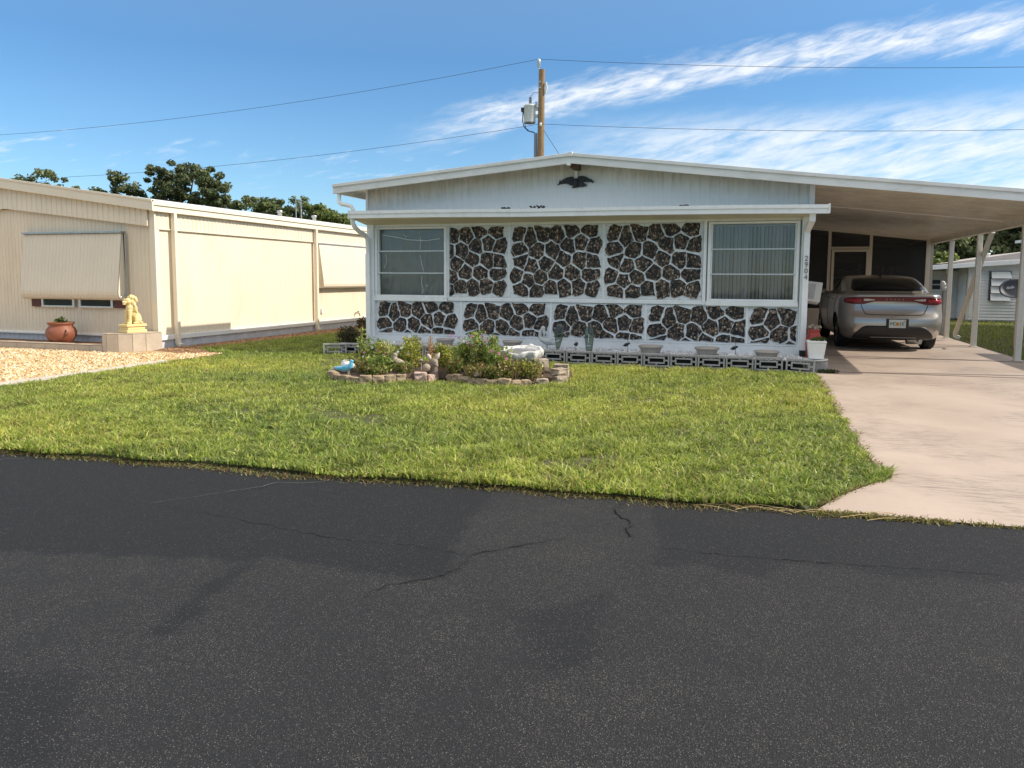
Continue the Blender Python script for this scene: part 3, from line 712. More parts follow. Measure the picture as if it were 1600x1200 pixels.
for i, s in enumerate(SD):
    p = [(-.3, -.3), (MW + .3, -.3), (MW + .3, MH + .3), (-.3, MH + .3)]
    for q in SD + GH:
        if q is s: continue
        dx, dy = q[0] - s[0], q[1] - s[1]; l = math.hypot(dx, dy)
        if l > .7: continue
        an_ = .16 * math.sin(29 * (s[0] + q[0]) + 17 * (s[1] + q[1])); ux_, uy_ = (dx * math.cos(an_) - dy * math.sin(an_)) / l, (dx * math.sin(an_) + dy * math.cos(an_)) / l
        p = clip(p, ux_, uy_, (s[0] + q[0]) / 2 * ux_ + (s[1] + q[1]) / 2 * uy_ - .0108 - .005 * math.sin(37 * (s[0] + q[0]) + 51 * (s[1] + q[1])))
        if not p: break
    STONES.append(p)
def stone_outline(p):
    if len(p) < 3: return None
    o = []
    for i in range(len(p)):                      # split long edges, wobble, then cut the corners
        a, b = p[i], p[(i + 1) % len(p)]; l = math.dist(a, b); n = max(1, int(l / .045))
        for k in range(n):
            t = k / n; o.append((a[0] + (b[0] - a[0]) * t + srng.uniform(-.010, .010), a[1] + (b[1] - a[1]) * t + srng.uniform(-.010, .010)))
    c = []
    for i in range(len(o)):
        a, b = o[i], o[(i + 1) % len(o)]; c += [(a[0] * .86 + b[0] * .14, a[1] * .86 + b[1] * .14), (a[0] * .14 + b[0] * .86, a[1] * .14 + b[1] * .86)]
    return c
def stone_panel(x0, x1, z0, z1, mx0, mz1):
    """moulded sheet; the window (x0..x1, z0..z1) of the mould whose left edge is mx0 and top edge is mz1"""
    mb = MB(); mb.box(x0 + .003, 12.462, z0 + .003, x1 - .003, 12.53, z1 - .003, 0)
    for p in STONES:
        q = [(a + mx0, b + mz1 - MH) for a, b in p]
        q = clip(q, 1, 0, x1 - .028); q = clip(q, -1, 0, -(x0 + .018)) if q else q
        q = clip(q, 0, -1, -(z0 + .02)) if q else q; q = clip(q, 0, 1, z1 - .02) if q else q
        if not q or len(q) < 3: continue
        ar = sum(q[i][0] * q[(i + 1) % len(q)][1] - q[(i + 1) % len(q)][0] * q[i][1] for i in range(len(q))) / 2
        if abs(ar) < .0025: continue
        c = stone_outline(q); n = len(c); cx, cz = sum(a for a, b in c) / n, sum(b for a, b in c) / n
        rim = [(cx + (a - cx) * 1.05, cz + (b - cz) * 1.05) for a, b in c]; inn = [(cx + (a - cx) * .94, cz + (b - cz) * .94) for a, b in c]
        # raised mortar lip round a pebble-filled hollow
        vs = [(a, 12.4625, b) for a, b in rim] + [(a, 12.447, b) for a, b in c]
        mb.add(vs, [(i, (i + 1) % n, n + (i + 1) % n, n + i) for i in range(n)], 0)
        vs = [(a, 12.447, b) for a, b in c] + [(a, 12.457, b) for a, b in inn]
        mb.add(vs, [(i, (i + 1) % n, n + (i + 1) % n, n + i) for i in range(n)] + [tuple(range(n, 2 * n))], 1)
    mb.build('stone_panel', [M['mortar'], M['aggregate']], house, fix=False)
UX = [-5.155, -4.06, -2.44, -.862]
stone_panel(UX[0], UX[1], .972, 2.195, UX[1] - .045 - MW, 2.183)
stone_panel(UX[1], UX[2], .972, 2.195, UX[1] + .05, 2.183)
stone_panel(UX[2], UX[3], .972, 2.195, UX[2] + .04, 2.183)
LX = [-6.585, -4.93, -3.32, -1.735, -.172, .575]
for i in range(5): stone_panel(LX[i], LX[i + 1], .31, .90, LX[i] + .045, .885)
for x in LX[1:-1]: mb = MB(); mb.box(x - .014, 12.45, .31, x + .014, 12.53, .90); mb.build('panel_batten', M['white_trim'], house)
for x in UX[1:-1]: mb = MB(); mb.box(x - .012, 12.452, .974, x + .012, 12.53, 2.194); mb.build('panel_batten', M['white_trim'], house)

# windows -------------------------------------------------------------
def window(x0, x1, z0, z1, glass, slat, ang, step):
    mb = MB(); w = .045
    mb.box(x0, 12.425, z0, x0 + w, 12.6, z1); mb.box(x1 - w, 12.425, z0, x1, 12.6, z1)
    mb.box(x0 + w, 12.425, z0, x1 - w, 12.6, z0 + .03); mb.box(x0 + w, 12.425, z1 - .035, x1 - w, 12.6, z1)
    mb.box(x0 + w, 12.46, z0 + .03, x0 + w + .022, 12.56, z1 - .035); mb.box(x1 - w - .022, 12.46, z0 + .03, x1 - w, 12.56, z1 - .035)
    mb.box(x0 - .01, 12.405, z0 - .075, x1 + .01, 12.6, z0 - .001)
    f = mb.build('window', M['white_trim'], house, bevel=.004)
    h = (z1 - z0 - .065) / 3
    for k in range(3):
        a = z0 + .03 + h * k
        mb = MB(); mb.box(x0 + w + .024, 12.505 + .006 * k, a + .006, x1 - w - .024, 12.511 + .006 * k, a + h - .006)
        mb.build('pane', glass, f)
        if k:
            mb = MB(); mb.box(x0 + .02, 12.44, a - .012, x1 - .02, 12.53, a + .010); mb.build('bar', M['alu'], f, bevel=.003)
    mb = MB(); x = x0 + .07
    while x < x1 - .08:
        an = R(ang + rng.uniform(-9, 9))
        c, s = math.cos(an) * slat / 2, math.sin(an) * slat / 2; k = .25 * slat
        vs = [(x - c, 12.66 - s, z0 + .03), (x, 12.66 + k * .3, z0 + .03), (x + c, 12.66 + s, z0 + .03), (x - c, 12.66 - s, z1 - .06), (x, 12.66 + k * .3, z1 - .06), (x + c, 12.66 + s, z1 - .06)]
        mb.add(vs, [(0, 1, 4, 3), (1, 2, 5, 4)]); x += slat * step * rng.uniform(.94, 1.06)
    mb.box(x0 + .05, 12.63, z1 - .06, x1 - .05, 12.69, z1 - .036)
    mb.build('blinds', M['blind'], f, fix=False)
window(-6.58, -5.19, .968, 2.19, M['film'], .10, 24, .99)
f = bpy.data.objects['window']
for k, pts in enumerate(([(-5.72, 2.02), (-5.71, 1.93), (-5.73, 1.80)], [(-5.72, 1.70), (-5.69, 1.52), (-5.66, 1.42)], [(-5.69, 1.34), (-5.70, 1.2), (-5.67, 1.08), (-5.70, 1.02)], [(-6.45, 2.06), (-6.2, 2.02), (-5.95, 1.97), (-5.6, 1.95), (-5.35, 1.985)], [(-6.40, 1.72), (-6.38, 1.6), (-6.43, 1.47)], [(-6.05, 2.07), (-6.0, 2.02), (-5.97, 2.04)], [(-5.62, 1.17), (-5.58, 1.155)])):
    mb = MB(); mb.tube([(x, 12.500, z) for x, z in pts], .0035 if k != 3 else .006, 5); mb.build('crease_glint', M['crease'], f)  # film wrinkles, coloured pale to paint in their wavy reflections
window(-.79, .55, .968, 2.19, M['glass'], .07, 52, .80)

# carport -------------------------------------------------------------
mb = MB(); pos = []; yy = 12.04
while yy < 21.5:
    for fr, o in ((0, 0), (.55, 0), (.68, 1), (.90, 1)): pos.append((yy + fr * .16, o))
    yy += .16
vs = []
for p, o in pos:
    for x in (.72, 4.0): vs.append((x, p, zt(x) - .080 - .028 * o))
for i in range(len(pos) - 1): mb.add([vs[2 * i], vs[2 * i + 1], vs[2 * i + 3], vs[2 * i + 2]], [(0, 1, 2, 3)], 1 if pos[i][1] != pos[i + 1][1] else 0)
roof_slab(mb, [.72, 4.0], 15.5, 15.54, .083, .113)
mb.build('carport_ceiling', [M['pan'], M['pan_seam']], house)
mb = MB(); mb.box(4.0, 12.04, 2.225, 4.09, 21.9, zt(4.04) - .085); mb.box(3.985, 12.04, 2.205, 4.105, 21.9, 2.224)
mb.build('carport_beam', M['beam'], house)
for yp in (12.25, 14.42, 17.15, 19.47, 21.75):
    mb = MB(); mb.bar([(4.045, yp, 0), (4.045, yp, 2.206)], .09, .09); mb.box(4.0 - .02, yp - .07, .005, 4.09 + .02, yp + .07, .018)
    mb.build('post', M['post'], house, bevel=.008)
mb = MB(); mb.bar([(4.12, 16.62, 2.22), (4.12, 16.72, 2.15), (4.12, 19.0, .16), (4.13, 19.03, .09), (4.22, 19.06, .05)], .085, .065)
mb.build('leaning_downspout', M['post'], house, bevel=.006)
# screened room at the back of the carport
mb = MB(); YS = 21.55
for x, w in ((1.68, .035), (2.655, .035), (3.97, .05), (.69, .04)):
    mb.box(x - w, YS - .03, 0, x + w, YS + .03, zt(x) - .115)
for a, b in ((.69, 4.0),):
    mb.hexa([(a, YS - .035, zt(a) - .155), (b, YS - .035, zt(b) - .155), (b, YS + .035, zt(b) - .155), (a, YS + .035, zt(a) - .155), (a, YS - .035, zt(a) - .105), (b, YS - .035, zt(b) - .105), (b, YS + .035, zt(b) - .105), (a, YS + .035, zt(a) - .105)])
mb.box(1.72, YS - .028, 2.10, 2.62, YS + .028, 2.155); mb.box(.7, YS - .026, .52, 1.64, YS + .026, .57); mb.box(2.69, YS - .026, .52, 3.92, YS + .026, .57)
sw = mb.build('screen_wall', M['screenframe'], house)
for a, b in ((.73, 1.64), (2.70, 3.92)):
    mb = MB(); mb.box(a, YS - .012, .03, b, YS + .012, .52); mb.build('kick_panel', M['kick'], sw)
mb = MB(); mb.add([(.7, YS + .01, .57), (3.95, YS + .01, .57), (3.95, YS + .01, zt(3.95) - .15), (.7, YS + .01, zt(.7) - .15)], [(0, 1, 2, 3)]); mb.build('screen', M['screen'], sw)
mb = MB()
for a, b, c, d in ((1.735, 1.80, .02, 2.09), (2.555, 2.62, .02, 2.09), (1.80, 2.555, 2.025, 2.09), (1.80, 2.555, .02, .25), (1.80, 2.555, 1.0, 1.05)): mb.box(a, YS - .05, c, b, YS - .029, d)
dr = mb.build('screen_door', M['screenframe'], sw, bevel=.003)
mb = MB(); mb.tube([(2.58, YS - .055, 1.0), (2.58, YS - .10, 1.0), (2.52, YS - .10, 1.0)], .012, 8); mb.build('handle', M['alu'], dr)
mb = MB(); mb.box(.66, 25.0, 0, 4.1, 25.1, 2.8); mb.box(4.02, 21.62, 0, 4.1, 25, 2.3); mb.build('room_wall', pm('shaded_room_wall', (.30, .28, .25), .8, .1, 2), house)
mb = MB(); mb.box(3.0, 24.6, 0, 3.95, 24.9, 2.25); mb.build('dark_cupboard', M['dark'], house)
mb = MB(); ribsheet(mb, 'x', 24.5, 3.05, 3.9, .5, 1.72, .14, .03, -1); mb.build('curtain', M['curtain'], house)
mb = MB()
for k in range(3): mb.box(2.05, 24.93, 1.15 + k * .24, 2.75, 24.995, 1.33 + k * .24)
mb.build('louvre_window', M['black'], house)
# things hung on the house ---------------------------------------------
EG = [(190, 775), (300, 670), (400, 595), (520, 535), (640, 515), (720, 520), (735, 560), (745, 615), (870, 615), (850, 540), (900, 510), (1010, 500), (1100, 525), (1200, 570), (1290, 625), (1390, 695), (1370, 715), (1250, 705), (1160, 690), (1060, 690), (1045, 715), (1075, 745), (1130, 770), (1170, 800), (1120, 830), (1050, 850), (930, 850), (840, 868), (770, 868), (720, 885), (670, 865), (700, 835), (725, 805), (640, 795), (560, 755), (500, 730), (400, 735), (320, 745), (240, 770)]
eo = Vector((-2.92, 12.43, 2.78))
t = thing('eagle_ornament', 'black spread-wing eagle ornament under the gable peak', 'ornament', eo)
kx = .625 / 1200
mb = MB(); mb.prism([(-2.92 + (x - 800) * kx, 2.775 + (880 - y) * kx * .98) for x, y in EG], 12.44, 12.462); mb.build('wings', M['eagle'], t, bevel=.004)
mb = MB(); mb.tube([(-2.925, 12.436, 2.79), (-2.92, 12.43, 2.85), (-2.915, 12.432, 2.90), (-2.92, 12.44, 2.925)], [.02, .045, .04, .02], 10); mb.build('body', M['eagle'], t)
for s in (-1, 1):
    for k in range(4):
        a = s * (.09 + .055 * k); mb = MB(); mb.tube([(-2.92 + a, 12.437, 2.945 - .012 * k), (-2.92 + a * 1.12, 12.436, 2.875 - .012 * k)], [.010, .004], 6); mb.build('feather', M['eagle'], t)
mb = MB(); mb.box(-2.945, 12.455, 2.93, -2.89, 12.470, 3.06); mb.build('hanging_strap', M['gable'], t)
t = thing('house_number', 'dark numerals 2904 reading down the white corner post', 'house number', (.62, 12.31, 1.3))
for k, ch in enumerate('2904'):
    o = text_mesh('digit', ch, .108, .004, M['num'], t)
    o.location = (.648 - .62, 12.321 - 12.31 - .012, 1.585 - k * .093 - 1.3); o.rotation_euler = (R(90), 0, 0)
for i, (x, s) in enumerate(((-3.42, .075), (-3.95, .045), (-1.13, .04))):
    mb = MB(); lr = random.Random(i)
    for k in range(26):
        c = (x + lr.uniform(-s, s) * 1.6, 11.95 + lr.uniform(-.02, .02), gz(x) - .01 + lr.uniform(0, s * .7)); a = lr.uniform(0, 3); d = .03
        mb.add([(c[0] - d * math.cos(a), c[1] - d * math.sin(a), c[2]), (c[0], c[1] - .01, c[2] + .012), (c[0] + d * math.cos(a), c[1] + d * math.sin(a), c[2] + .006), (c[0], c[1] + .01, c[2] - .01)], [(0, 1, 2, 3)])
    tag(mb.build('leaf_clump', M['leafdebris'], origin=(x, 11.95, gz(x)), fix=False), ('largest dark leaf clump poking out of the front gutter, below the eagle side', 'small dark leaf clump in the front gutter above the narrow stone panel', 'tiny dark leaf clump in the gutter near the right window')[i], 'leaf clump', 'leaf clumps caught in the gutter')
# window air conditioner on the side wall
t = thing('air_conditioner', 'off-white window air conditioner jutting out beside the parked car', 'air conditioner', (.66, 13.9, .9))
Mx = Matrix.Translation((.80, 13.9, 1.09)) @ Matrix.Rotation(R(-6), 4, 'X') @ Matrix.Rotation(R(7), 4, 'Y')
mb = MB(); mb.tbox(Mx, .34, .5, .33); mb.build('casing', M['ac'], t, bevel=.01)
for k in (-1, 1):
    mb = MB(); mb.tbox(Mx @ Matrix.Translation((k * .055 - .03, -.254, .0)), .09, .012, .25); g = mb.build('grille', M['kick'], t)
    mb = MB()
    for q in range(9): mb.tbox(Mx @ Matrix.Translation((k * .055 - .03, -.262, -.11 + q * .0275)), .088, .008, .010)
    mb.build('louvre', M['galv'], g)

# ------------------------------------------------------------------ the cream home on the left
lh = thing('mobile_home', 'cream ribbed-metal home with drop awnings left of the lawn', 'house', (-10.25, 11.15, 0))
def lz(x): return 2.62 + .14 * (-10.14 - x) if x > -13.7 else 2.62 + .14 * 3.56 - .14 * (-13.7 - x)
mb = MB(); mb.box(-17.2, 11.2, .02, -10.3, 27, 2.4); mb.prism([(-17.2, 2.4), (-10.3, 2.4), (-10.3, lz(-10.3) - .09), (-13.7, lz(-13.7) - .09), (-17.2, lz(-17.2) - .09)], 11.2, 27)
mb.build('wall', M['cream'], lh)
mb = MB(); ribsheet(mb, 'x', 11.17, -17.2, -10.28, .24, lambda a: min(2.55, lz(a) - .12), .085, .008, -1); mb.build('front_siding', M['cream'], lh)
mb = MB(); ribsheet(mb, 'y', -10.27, 11.17, 27, .24, 2.15, .10, .004, 1); mb.build('side_siding', M['cream'], lh)
mb = MB(); ribsheet(mb, 'y', -10.245, 11.17, 27, 2.16, 2.44, .11, .010, 1); mb.box(-10.30, 11.17, 2.135, -10.225, 27, 2.158); mb.build('side_frieze', M['cream'], lh)
mb = MB(); mb.box(-10.33, 11.12, .02, -10.215, 11.16, 2.5); mb.box(-10.30, 11.159, .24, -10.225, 11.24, 2.13); mb.build('corner_trim', M['cream_trim'], lh, bevel=.005)
for y in (11.56, 16.26):
    mb = MB(); mb.bar([(-10.18, y, 2.46), (-10.18, y, 2.1), (-10.18, y, .07), (-10.10, y, .03)], .085, .07); mb.build('downspout', M['cream_trim'], lh, bevel=.006)
mb = MB(); ribsheet(mb, 'y', -10.26, 11.17, 27, 0, .16, .42, .012, 1); ribsheet(mb, 'x', 11.19, -17.2, -10.28, 0, .22, .12, .012, -1); mb.build('skirting', M['skirt'], lh)
mb = MB(); mb.box(-10.30, 11.15, .150, -10.215, 27, .238); mb.box(-17.2, 11.13, .20, -10.3, 11.2, .24); mb.build('skirt_band', M['skirt_white'], lh, bevel=.008)
# roof
mb = MB()
for a, b in ((-17.6, -13.7), (-13.7, -10.17)):
    mb.hexa([(a, 11.02, lz(a) - .06), (b, 11.02, lz(b) - .06), (b, 27, lz(b) - .06), (a, 27, lz(a) - .06), (a, 11.02, lz(a)), (b, 11.02, lz(b)), (b, 27, lz(b)), (a, 27, lz(a))])
lr_ = mb.build('roof', M['roof'], lh)
mb = MB()
for a, b in ((-17.6, -13.7), (-13.7, -10.12)):
    mb.hexa([(a, 10.98, lz(a) - .175), (b, 10.98, lz(b) - .175), (b, 11.02, lz(b) - .175), (a, 11.02, lz(a) - .175), (a, 10.98, lz(a) + .012), (b, 10.98, lz(b) + .012), (b, 11.02, lz(b) + .012), (a, 11.02, lz(a) + .012)])
    mb.hexa([(a, 10.965, lz(a) - .02), (b, 10.965, lz(b) - .02), (b, 11.02, lz(b) - .02), (a, 11.02, lz(a) - .02), (a, 10.965, lz(a) + .02), (b, 10.965, lz(b) + .02), (b, 11.02, lz(b) + .02), (a, 11.02, lz(a) + .02)])
mb.build('fascia', M['cream_trim'], lr_, bevel=.004)
mb = MB()  # side gutter fascia in two steps
mb.box(-10.23, 11.022, 2.44, -10.15, 27, 2.545); mb.box(-10.23, 11.022, 2.5455, -10.125, 27, 2.635)
mb.build('gutter', M['cream_trim'], lr_, bevel=.006)
mb = MB(); ribsheet(mb, 'x', 11.10, -17.2, -10.37, lambda a: 2.19 + .112 * (-10.37 - a) if a > -13.7 else 2.56 - .112 * (-13.7 - a), lambda a: lz(a) - .08, .12, .012, -1)
mb.box(-10.39, 11.08, 2.19, -10.34, 11.17, 2.50); mb.build('front_valance', M['cream_trim'], lh, fix=False)
for i, y in enumerate((15.0, 16.4, 20.0)):
    mb = MB(); mb.lathe([(.045, 0), (.045, .10), (.065, .11), (.065, .15), (.02, .16)], (-10.3, y, lz(-10.3) - .01), 10); mb.build('roof_vent', M['galv'], lr_)
# front windows, shutters and the drop awning
for a, b in ((-12.9, -12.1), (-12.0, -11.2)):
    mb = MB()
    mb.box(a, 11.10, .72, b, 11.16, .75); mb.box(a, 11.10, .75, a + .05, 11.16, 1.9); mb.box(b - .05, 11.10, .75, b, 11.16, 1.9); mb.box(a, 11.10, 1.9, b, 11.16, 1.95)
    w = mb.build('window', M['alu'], lh)
    mb = MB(); mb.box(a + .05, 11.135, .75, b - .05, 11.148, 1.9); mb.build('pane', pm('dark_pane', (.03, .045, .045), .08, .2, 2), w)
for a, b in ((-13.16, -12.92), (-11.17, -10.96)):
    mb = MB(); mb.box(a, 11.12, .72, b, 11.15, 1.95)
    for k in range(16): mb.box(a + .02, 11.112, .76 + k * .075, b - .02, 11.121, .80 + k * .075)
    mb.build('shutter', M['red_door'], lh)
def awning(axis, a0, a1, prof, name):
    mb = MB(); pos = []; a = a0
    while a < a1 - .001:
        for fr, o in ((0, 0), (.5, 0), (.6, 1), (.9, 1)): pos.append((min(a1, a + fr * .082), o))
        a += .082
    pos.append((a1, 0)); k = len(prof); vs = []
    for p, o in pos:
        for (d, z) in prof: vs.append((p, 11.15 - d - .007 * o, z) if axis == 'x' else (-10.25 + d + .007 * o, p, z))
    mb.add(vs, [(i * k + j, (i + 1) * k + j, (i + 1) * k + j + 1, i * k + j + 1) for i in range(len(pos) - 1) for j in range(k - 1)])
    for p in (a0, a1):                                  # closed cheeks
        vs = [(p, 11.15 - d, z) if axis == 'x' else (-10.25 + d, p, z) for d, z in prof] + [(p, 11.14, prof[-1][1]) if axis == 'x' else (-10.24, p, prof[-1][1])]
        mb.add(vs, [tuple(range(len(vs)))])
    aw = mb.build(name, M['awning'], lh, fix=False)
    mb = MB()
    if axis == 'x': mb.box(a0 - .02, 11.04, 2.075, a1 + .02, 11.15, 2.105); mb.tube([(a1 + .04, 11.11, 2.06), (a1 + .04, 11.10, .90)], .012, 8); mb.tube([(a1 + .04, 11.10, 1.0), (a1 + .02, 10.97, .92)], .010, 8)
    else: mb.box(-10.25, a0 - .02, prof[0][1], -10.18, a1 + .02, prof[0][1] + .03)
    mb.build('header_rail', M['galv'], aw)
awning('x', -13.22, -10.91, [(.05, 2.075), (.07, 2.06), (.19, 1.10), (.20, 1.02), (.195, .96), (.17, .90), (.13, .87), (.07, .87)], 'awning')
awning('y', 16.42, 19.6, [(.04, 2.10), (.06, 2.08), (.17, 1.22), (.18, 1.14), (.17, 1.08), (.14, 1.045), (.08, 1.04)], 'awning')
mb = MB(); mb.box(-10.262, 16.55, .42, -10.22, 16.63, .53); mb.build('outlet_box', M['pot_white'], lh, bevel=.004)
mb = MB(); mb.tube([(-10.26, 18.25, .36), (-10.16, 18.25, .36), (-10.13, 18.25, .33), (-10.12, 18.25, .27)], .014, 8); mb.tube([(-10.17, 18.21, .40), (-10.17, 18.29, .40)], .012, 8); mb.build('hose_bib', M['rust'], lh)

# planter walls, pot and lion in front of it
def tiled(poly, z0, z1, name, label, n_open, closed=True):
    t = thing(name, label, 'planter wall', (poly[0][0], poly[0][1], 0))
    mb = MB(); mb.slab(poly, z0, z1 - .012); mb.build('core', M['grout'], t)
    return t
t = thing('planter_wall', 'low planter wall faced with square tan tiles by the gravel', 'planter wall', (-12.5, 10.36, 0))
mb = MB(); mb.box(-17, 10.372, 0, -10.72, 10.5, .108); mb.build('core', M['grout'], t)
mb = MB(); x = -17
while x < -10.73:
    b = min(x + .327, -10.725); mb.box(x, 10.36, .002, b, 10.376, .104); mb.box(x, 10.355, .109, b, 10.505, .122); x += .333
mb.build('tile_facing', M['tile'], t, bevel=.002)
PL = [(-10.72, 10.36), (-10.60, 10.335), (-10.42, 10.40), (-10.25, 10.55), (-10.15, 10.75), (-10.10, 11.08)]
t = thing('planter_wall', 'raised rounded tile pedestal carrying the lion at the house corner', 'pedestal', (-10.42, 10.7, 0))
mb = MB(); mb.slab([(-10.71, 10.40), (-10.61, 10.38), (-10.43, 10.445), (-10.285, 10.57), (-10.185, 10.76), (-10.135, 11.08), (-10.71, 11.08)], 0, .309); mb.build('core', M['grout'], t)
mb = MB()
for (a, b) in ((PL[0], PL[1]), (PL[1], PL[2]), (PL[2], PL[3]), (PL[3], PL[4]), (PL[4], PL[5])):
    d = Vector((b[0] - a[0], b[1] - a[1])); l = d.length; d /= l; nx, ny = d.y, -d.x; g = .004
    a2 = (a[0] + d.x * g, a[1] + d.y * g); b2 = (b[0] - d.x * g, b[1] - d.y * g)
    mb.hexa([(a2[0], a2[1], .002), (b2[0], b2[1], .002), (b2[0] - nx * .02, b2[1] - ny * .02, .002), (a2[0] - nx * .02, a2[1] - ny * .02, .002), (a2[0], a2[1], .306), (b2[0], b2[1], .306), (b2[0] - nx * .02, b2[1] - ny * .02, .306), (a2[0] - nx * .02, a2[1] - ny * .02, .306)])
mb.slab(PL + [(-10.72, 11.1)], .3105, .322)
mb.build('tile_facing', M['tile'], t, bevel=.002)
mb = MB(); mb.box(-17, 10.5, 0, -10.72, 11.12, .09); tag(mb.build('planter_soil', M['mulch']), kind='structure')

# sculpted things: overlapping solids fused into one skin
def blob(name, parts, vox, mat, parent=None, origin=None, rough=0, smooth=3):
    mb = MB()
    for p in parts:
        if p[0] == 'e':      # ellipsoid: centre, radii, rotation
            _, c, r, rot = p if len(p) == 4 else (*p, (0, 0, 0))
            Mx = Matrix.Translation(c) @ Matrix.Rotation(R(rot[2]), 4, 'Z') @ Matrix.Rotation(R(rot[1]), 4, 'Y') @ Matrix.Rotation(R(rot[0]), 4, 'X')
            n, k = 14, 9; vs = []; fs = []
            for i in range(k + 1):
                th = math.pi * i / k
                for j in range(n):
                    ph = 2 * math.pi * j / n; vs.append(Mx @ Vector((r[0] * math.sin(th) * math.cos(ph), r[1] * math.sin(th) * math.sin(ph), r[2] * math.cos(th))))
            for i in range(k):
                for j in range(n): fs.append((i * n + j, (i + 1) * n + j, (i + 1) * n + (j + 1) % n, i * n + (j + 1) % n))
            mb.add(vs, fs)
        elif p[0] == 't': mb.tube(p[1], p[2], 10)
        elif p[0] == 'b': mb.box(*p[1])
    o = mb.build(name, mat, parent, origin)
    r = o.modifiers.new('fuse', 'REMESH'); r.mode = 'VOXEL'; r.voxel_size = vox; r.use_smooth_shade = True
    if smooth: s = o.modifiers.new('soften', 'SMOOTH'); s.iterations = smooth; s.factor = .5
    if rough:
        tx = bpy.data.textures.new(name + '_carving', 'CLOUDS'); tx.noise_scale = rough * 3
        d = o.modifiers.new('carving', 'DISPLACE'); d.texture = tx; d.strength = rough; d.mid_level = .5
    return o
# lion: sits turned towards the left, head with mane looking left
lx, ly = -10.40, 10.72
t = thing('lion_statue', 'yellow sandstone lion seated on a square plinth beside the maroon shutter', 'statue', (lx, ly, .322))
mb = MB()
mb.box(lx - .19, ly - .13, .323, lx + .19, ly + .13, .375); mb.box(lx - .165, ly - .11, .375, lx + .165, ly + .11, .43); mb.box(lx - .19, ly - .13, .43, lx + .19, ly + .13, .475)
mb.build('plinth', M['lion'], t, bevel=.012)
z = .475
parts = [('e', (lx + .0, ly, z + .355), (.055, .095, .108), (0, -12, 0)), ('e', (lx + .02, ly, z + .26), (.07, .085, .09)), ('e', (lx + .075, ly, z + .10), (.085, .085, .10)), ('e', (lx + .02, ly, z + .19), (.085, .075, .13), (0, -18, 0)), ('e', (lx - .02, ly, z + .27), (.085, .08, .09)),
         ('t', [(lx - .065, ly - .04, z + .24), (lx - .075, ly - .045, z + .12), (lx - .075, ly - .045, z + .02)], [.036, .028, .03]), ('t', [(lx - .065, ly + .04, z + .24), (lx - .075, ly + .045, z + .12), (lx - .075, ly + .045, z + .02)], [.036, .028, .03]),
         ('e', (lx - .095, ly - .045, z + .015), (.045, .032, .02)), ('e', (lx - .095, ly + .045, z + .015), (.045, .032, .02)),
         ('e', (lx + .06, ly - .075, z + .07), (.07, .035, .07)), ('e', (lx + .02, ly - .08, z + .018), (.06, .03, .02)), ('e', (lx + .06, ly + .075, z + .07), (.07, .035, .07)),
         ('t', [(lx + .14, ly, z + .03), (lx + .155, ly - .06, z + .02), (lx + .10, ly - .10, z + .018)], [.016, .015, .02]),
         ('e', (lx - .05, ly, z + .39), (.062, .06, .06)), ('e', (lx - .075, ly, z + .395), (.05, .055, .055)), ('e', (lx - .125, ly, z + .378), (.048, .036, .032)), ('e', (lx - .14, ly, z + .345), (.03, .026, .016)), ('e', (lx - .165, ly, z + .395), (.014, .018, .012)),
         ('e', (lx - .115, ly - .032, z + .428), (.018, .014, .010)), ('e', (lx - .115, ly + .032, z + .428), (.018, .014, .010)), ('e', (lx - .03, ly - .06, z + .455), (.015, .02, .022)), ('e', (lx - .03, ly + .06, z + .455), (.015, .02, .022))]
for k in range(46):   # mane locks round the head and chest
    a = rng.uniform(0, 2 * math.pi); u = rng.uniform(0, 1)
    cx = lx - .025 + .075 * u; rr = .085 + .02 * math.sin(u * 3.1); zc = z + .37 - .02 * u
    zz = zc + math.sin(a) * rr * 1.1; yy = ly + math.cos(a) * rr
    if math.sin(a) < 0: zz -= .05
    parts.append(('e', (cx + rng.uniform(-.01, .01), yy, zz), (.022, .016, .042), (rng.uniform(-25, 25), 15, math.degrees(a))))
blob('body', parts, .0065, M['lion'], t, rough=.008, smooth=1)
t.rotation_euler = (0, 0, R(78))
# terracotta pot
t = thing('terracotta_pot', 'squat round terracotta pot with a small succulent behind the tiled wall', 'plant pot', (-12.02, 10.72, .09))
mb = MB(); mb.lathe([(.16, 0), (.20, .03), (.262, .12), (.272, .19), (.25, .26), (.205, .305), (.20, .32), (.222, .345), (.238, .372), (.225, .378), (.19, .34), (.05, .33)], (-12.02, 10.72, .09), 36, sx=.94, sy=.94); mb.build('bowl', M['terracotta'], t)
mb = MB(); mb.tube([(-11.80, 10.62, .34), (-11.75, 10.60, .31), (-11.745, 10.60, .27), (-11.775, 10.615, .25)], .012, 8); mb.build('handle', M['terracotta'], t)

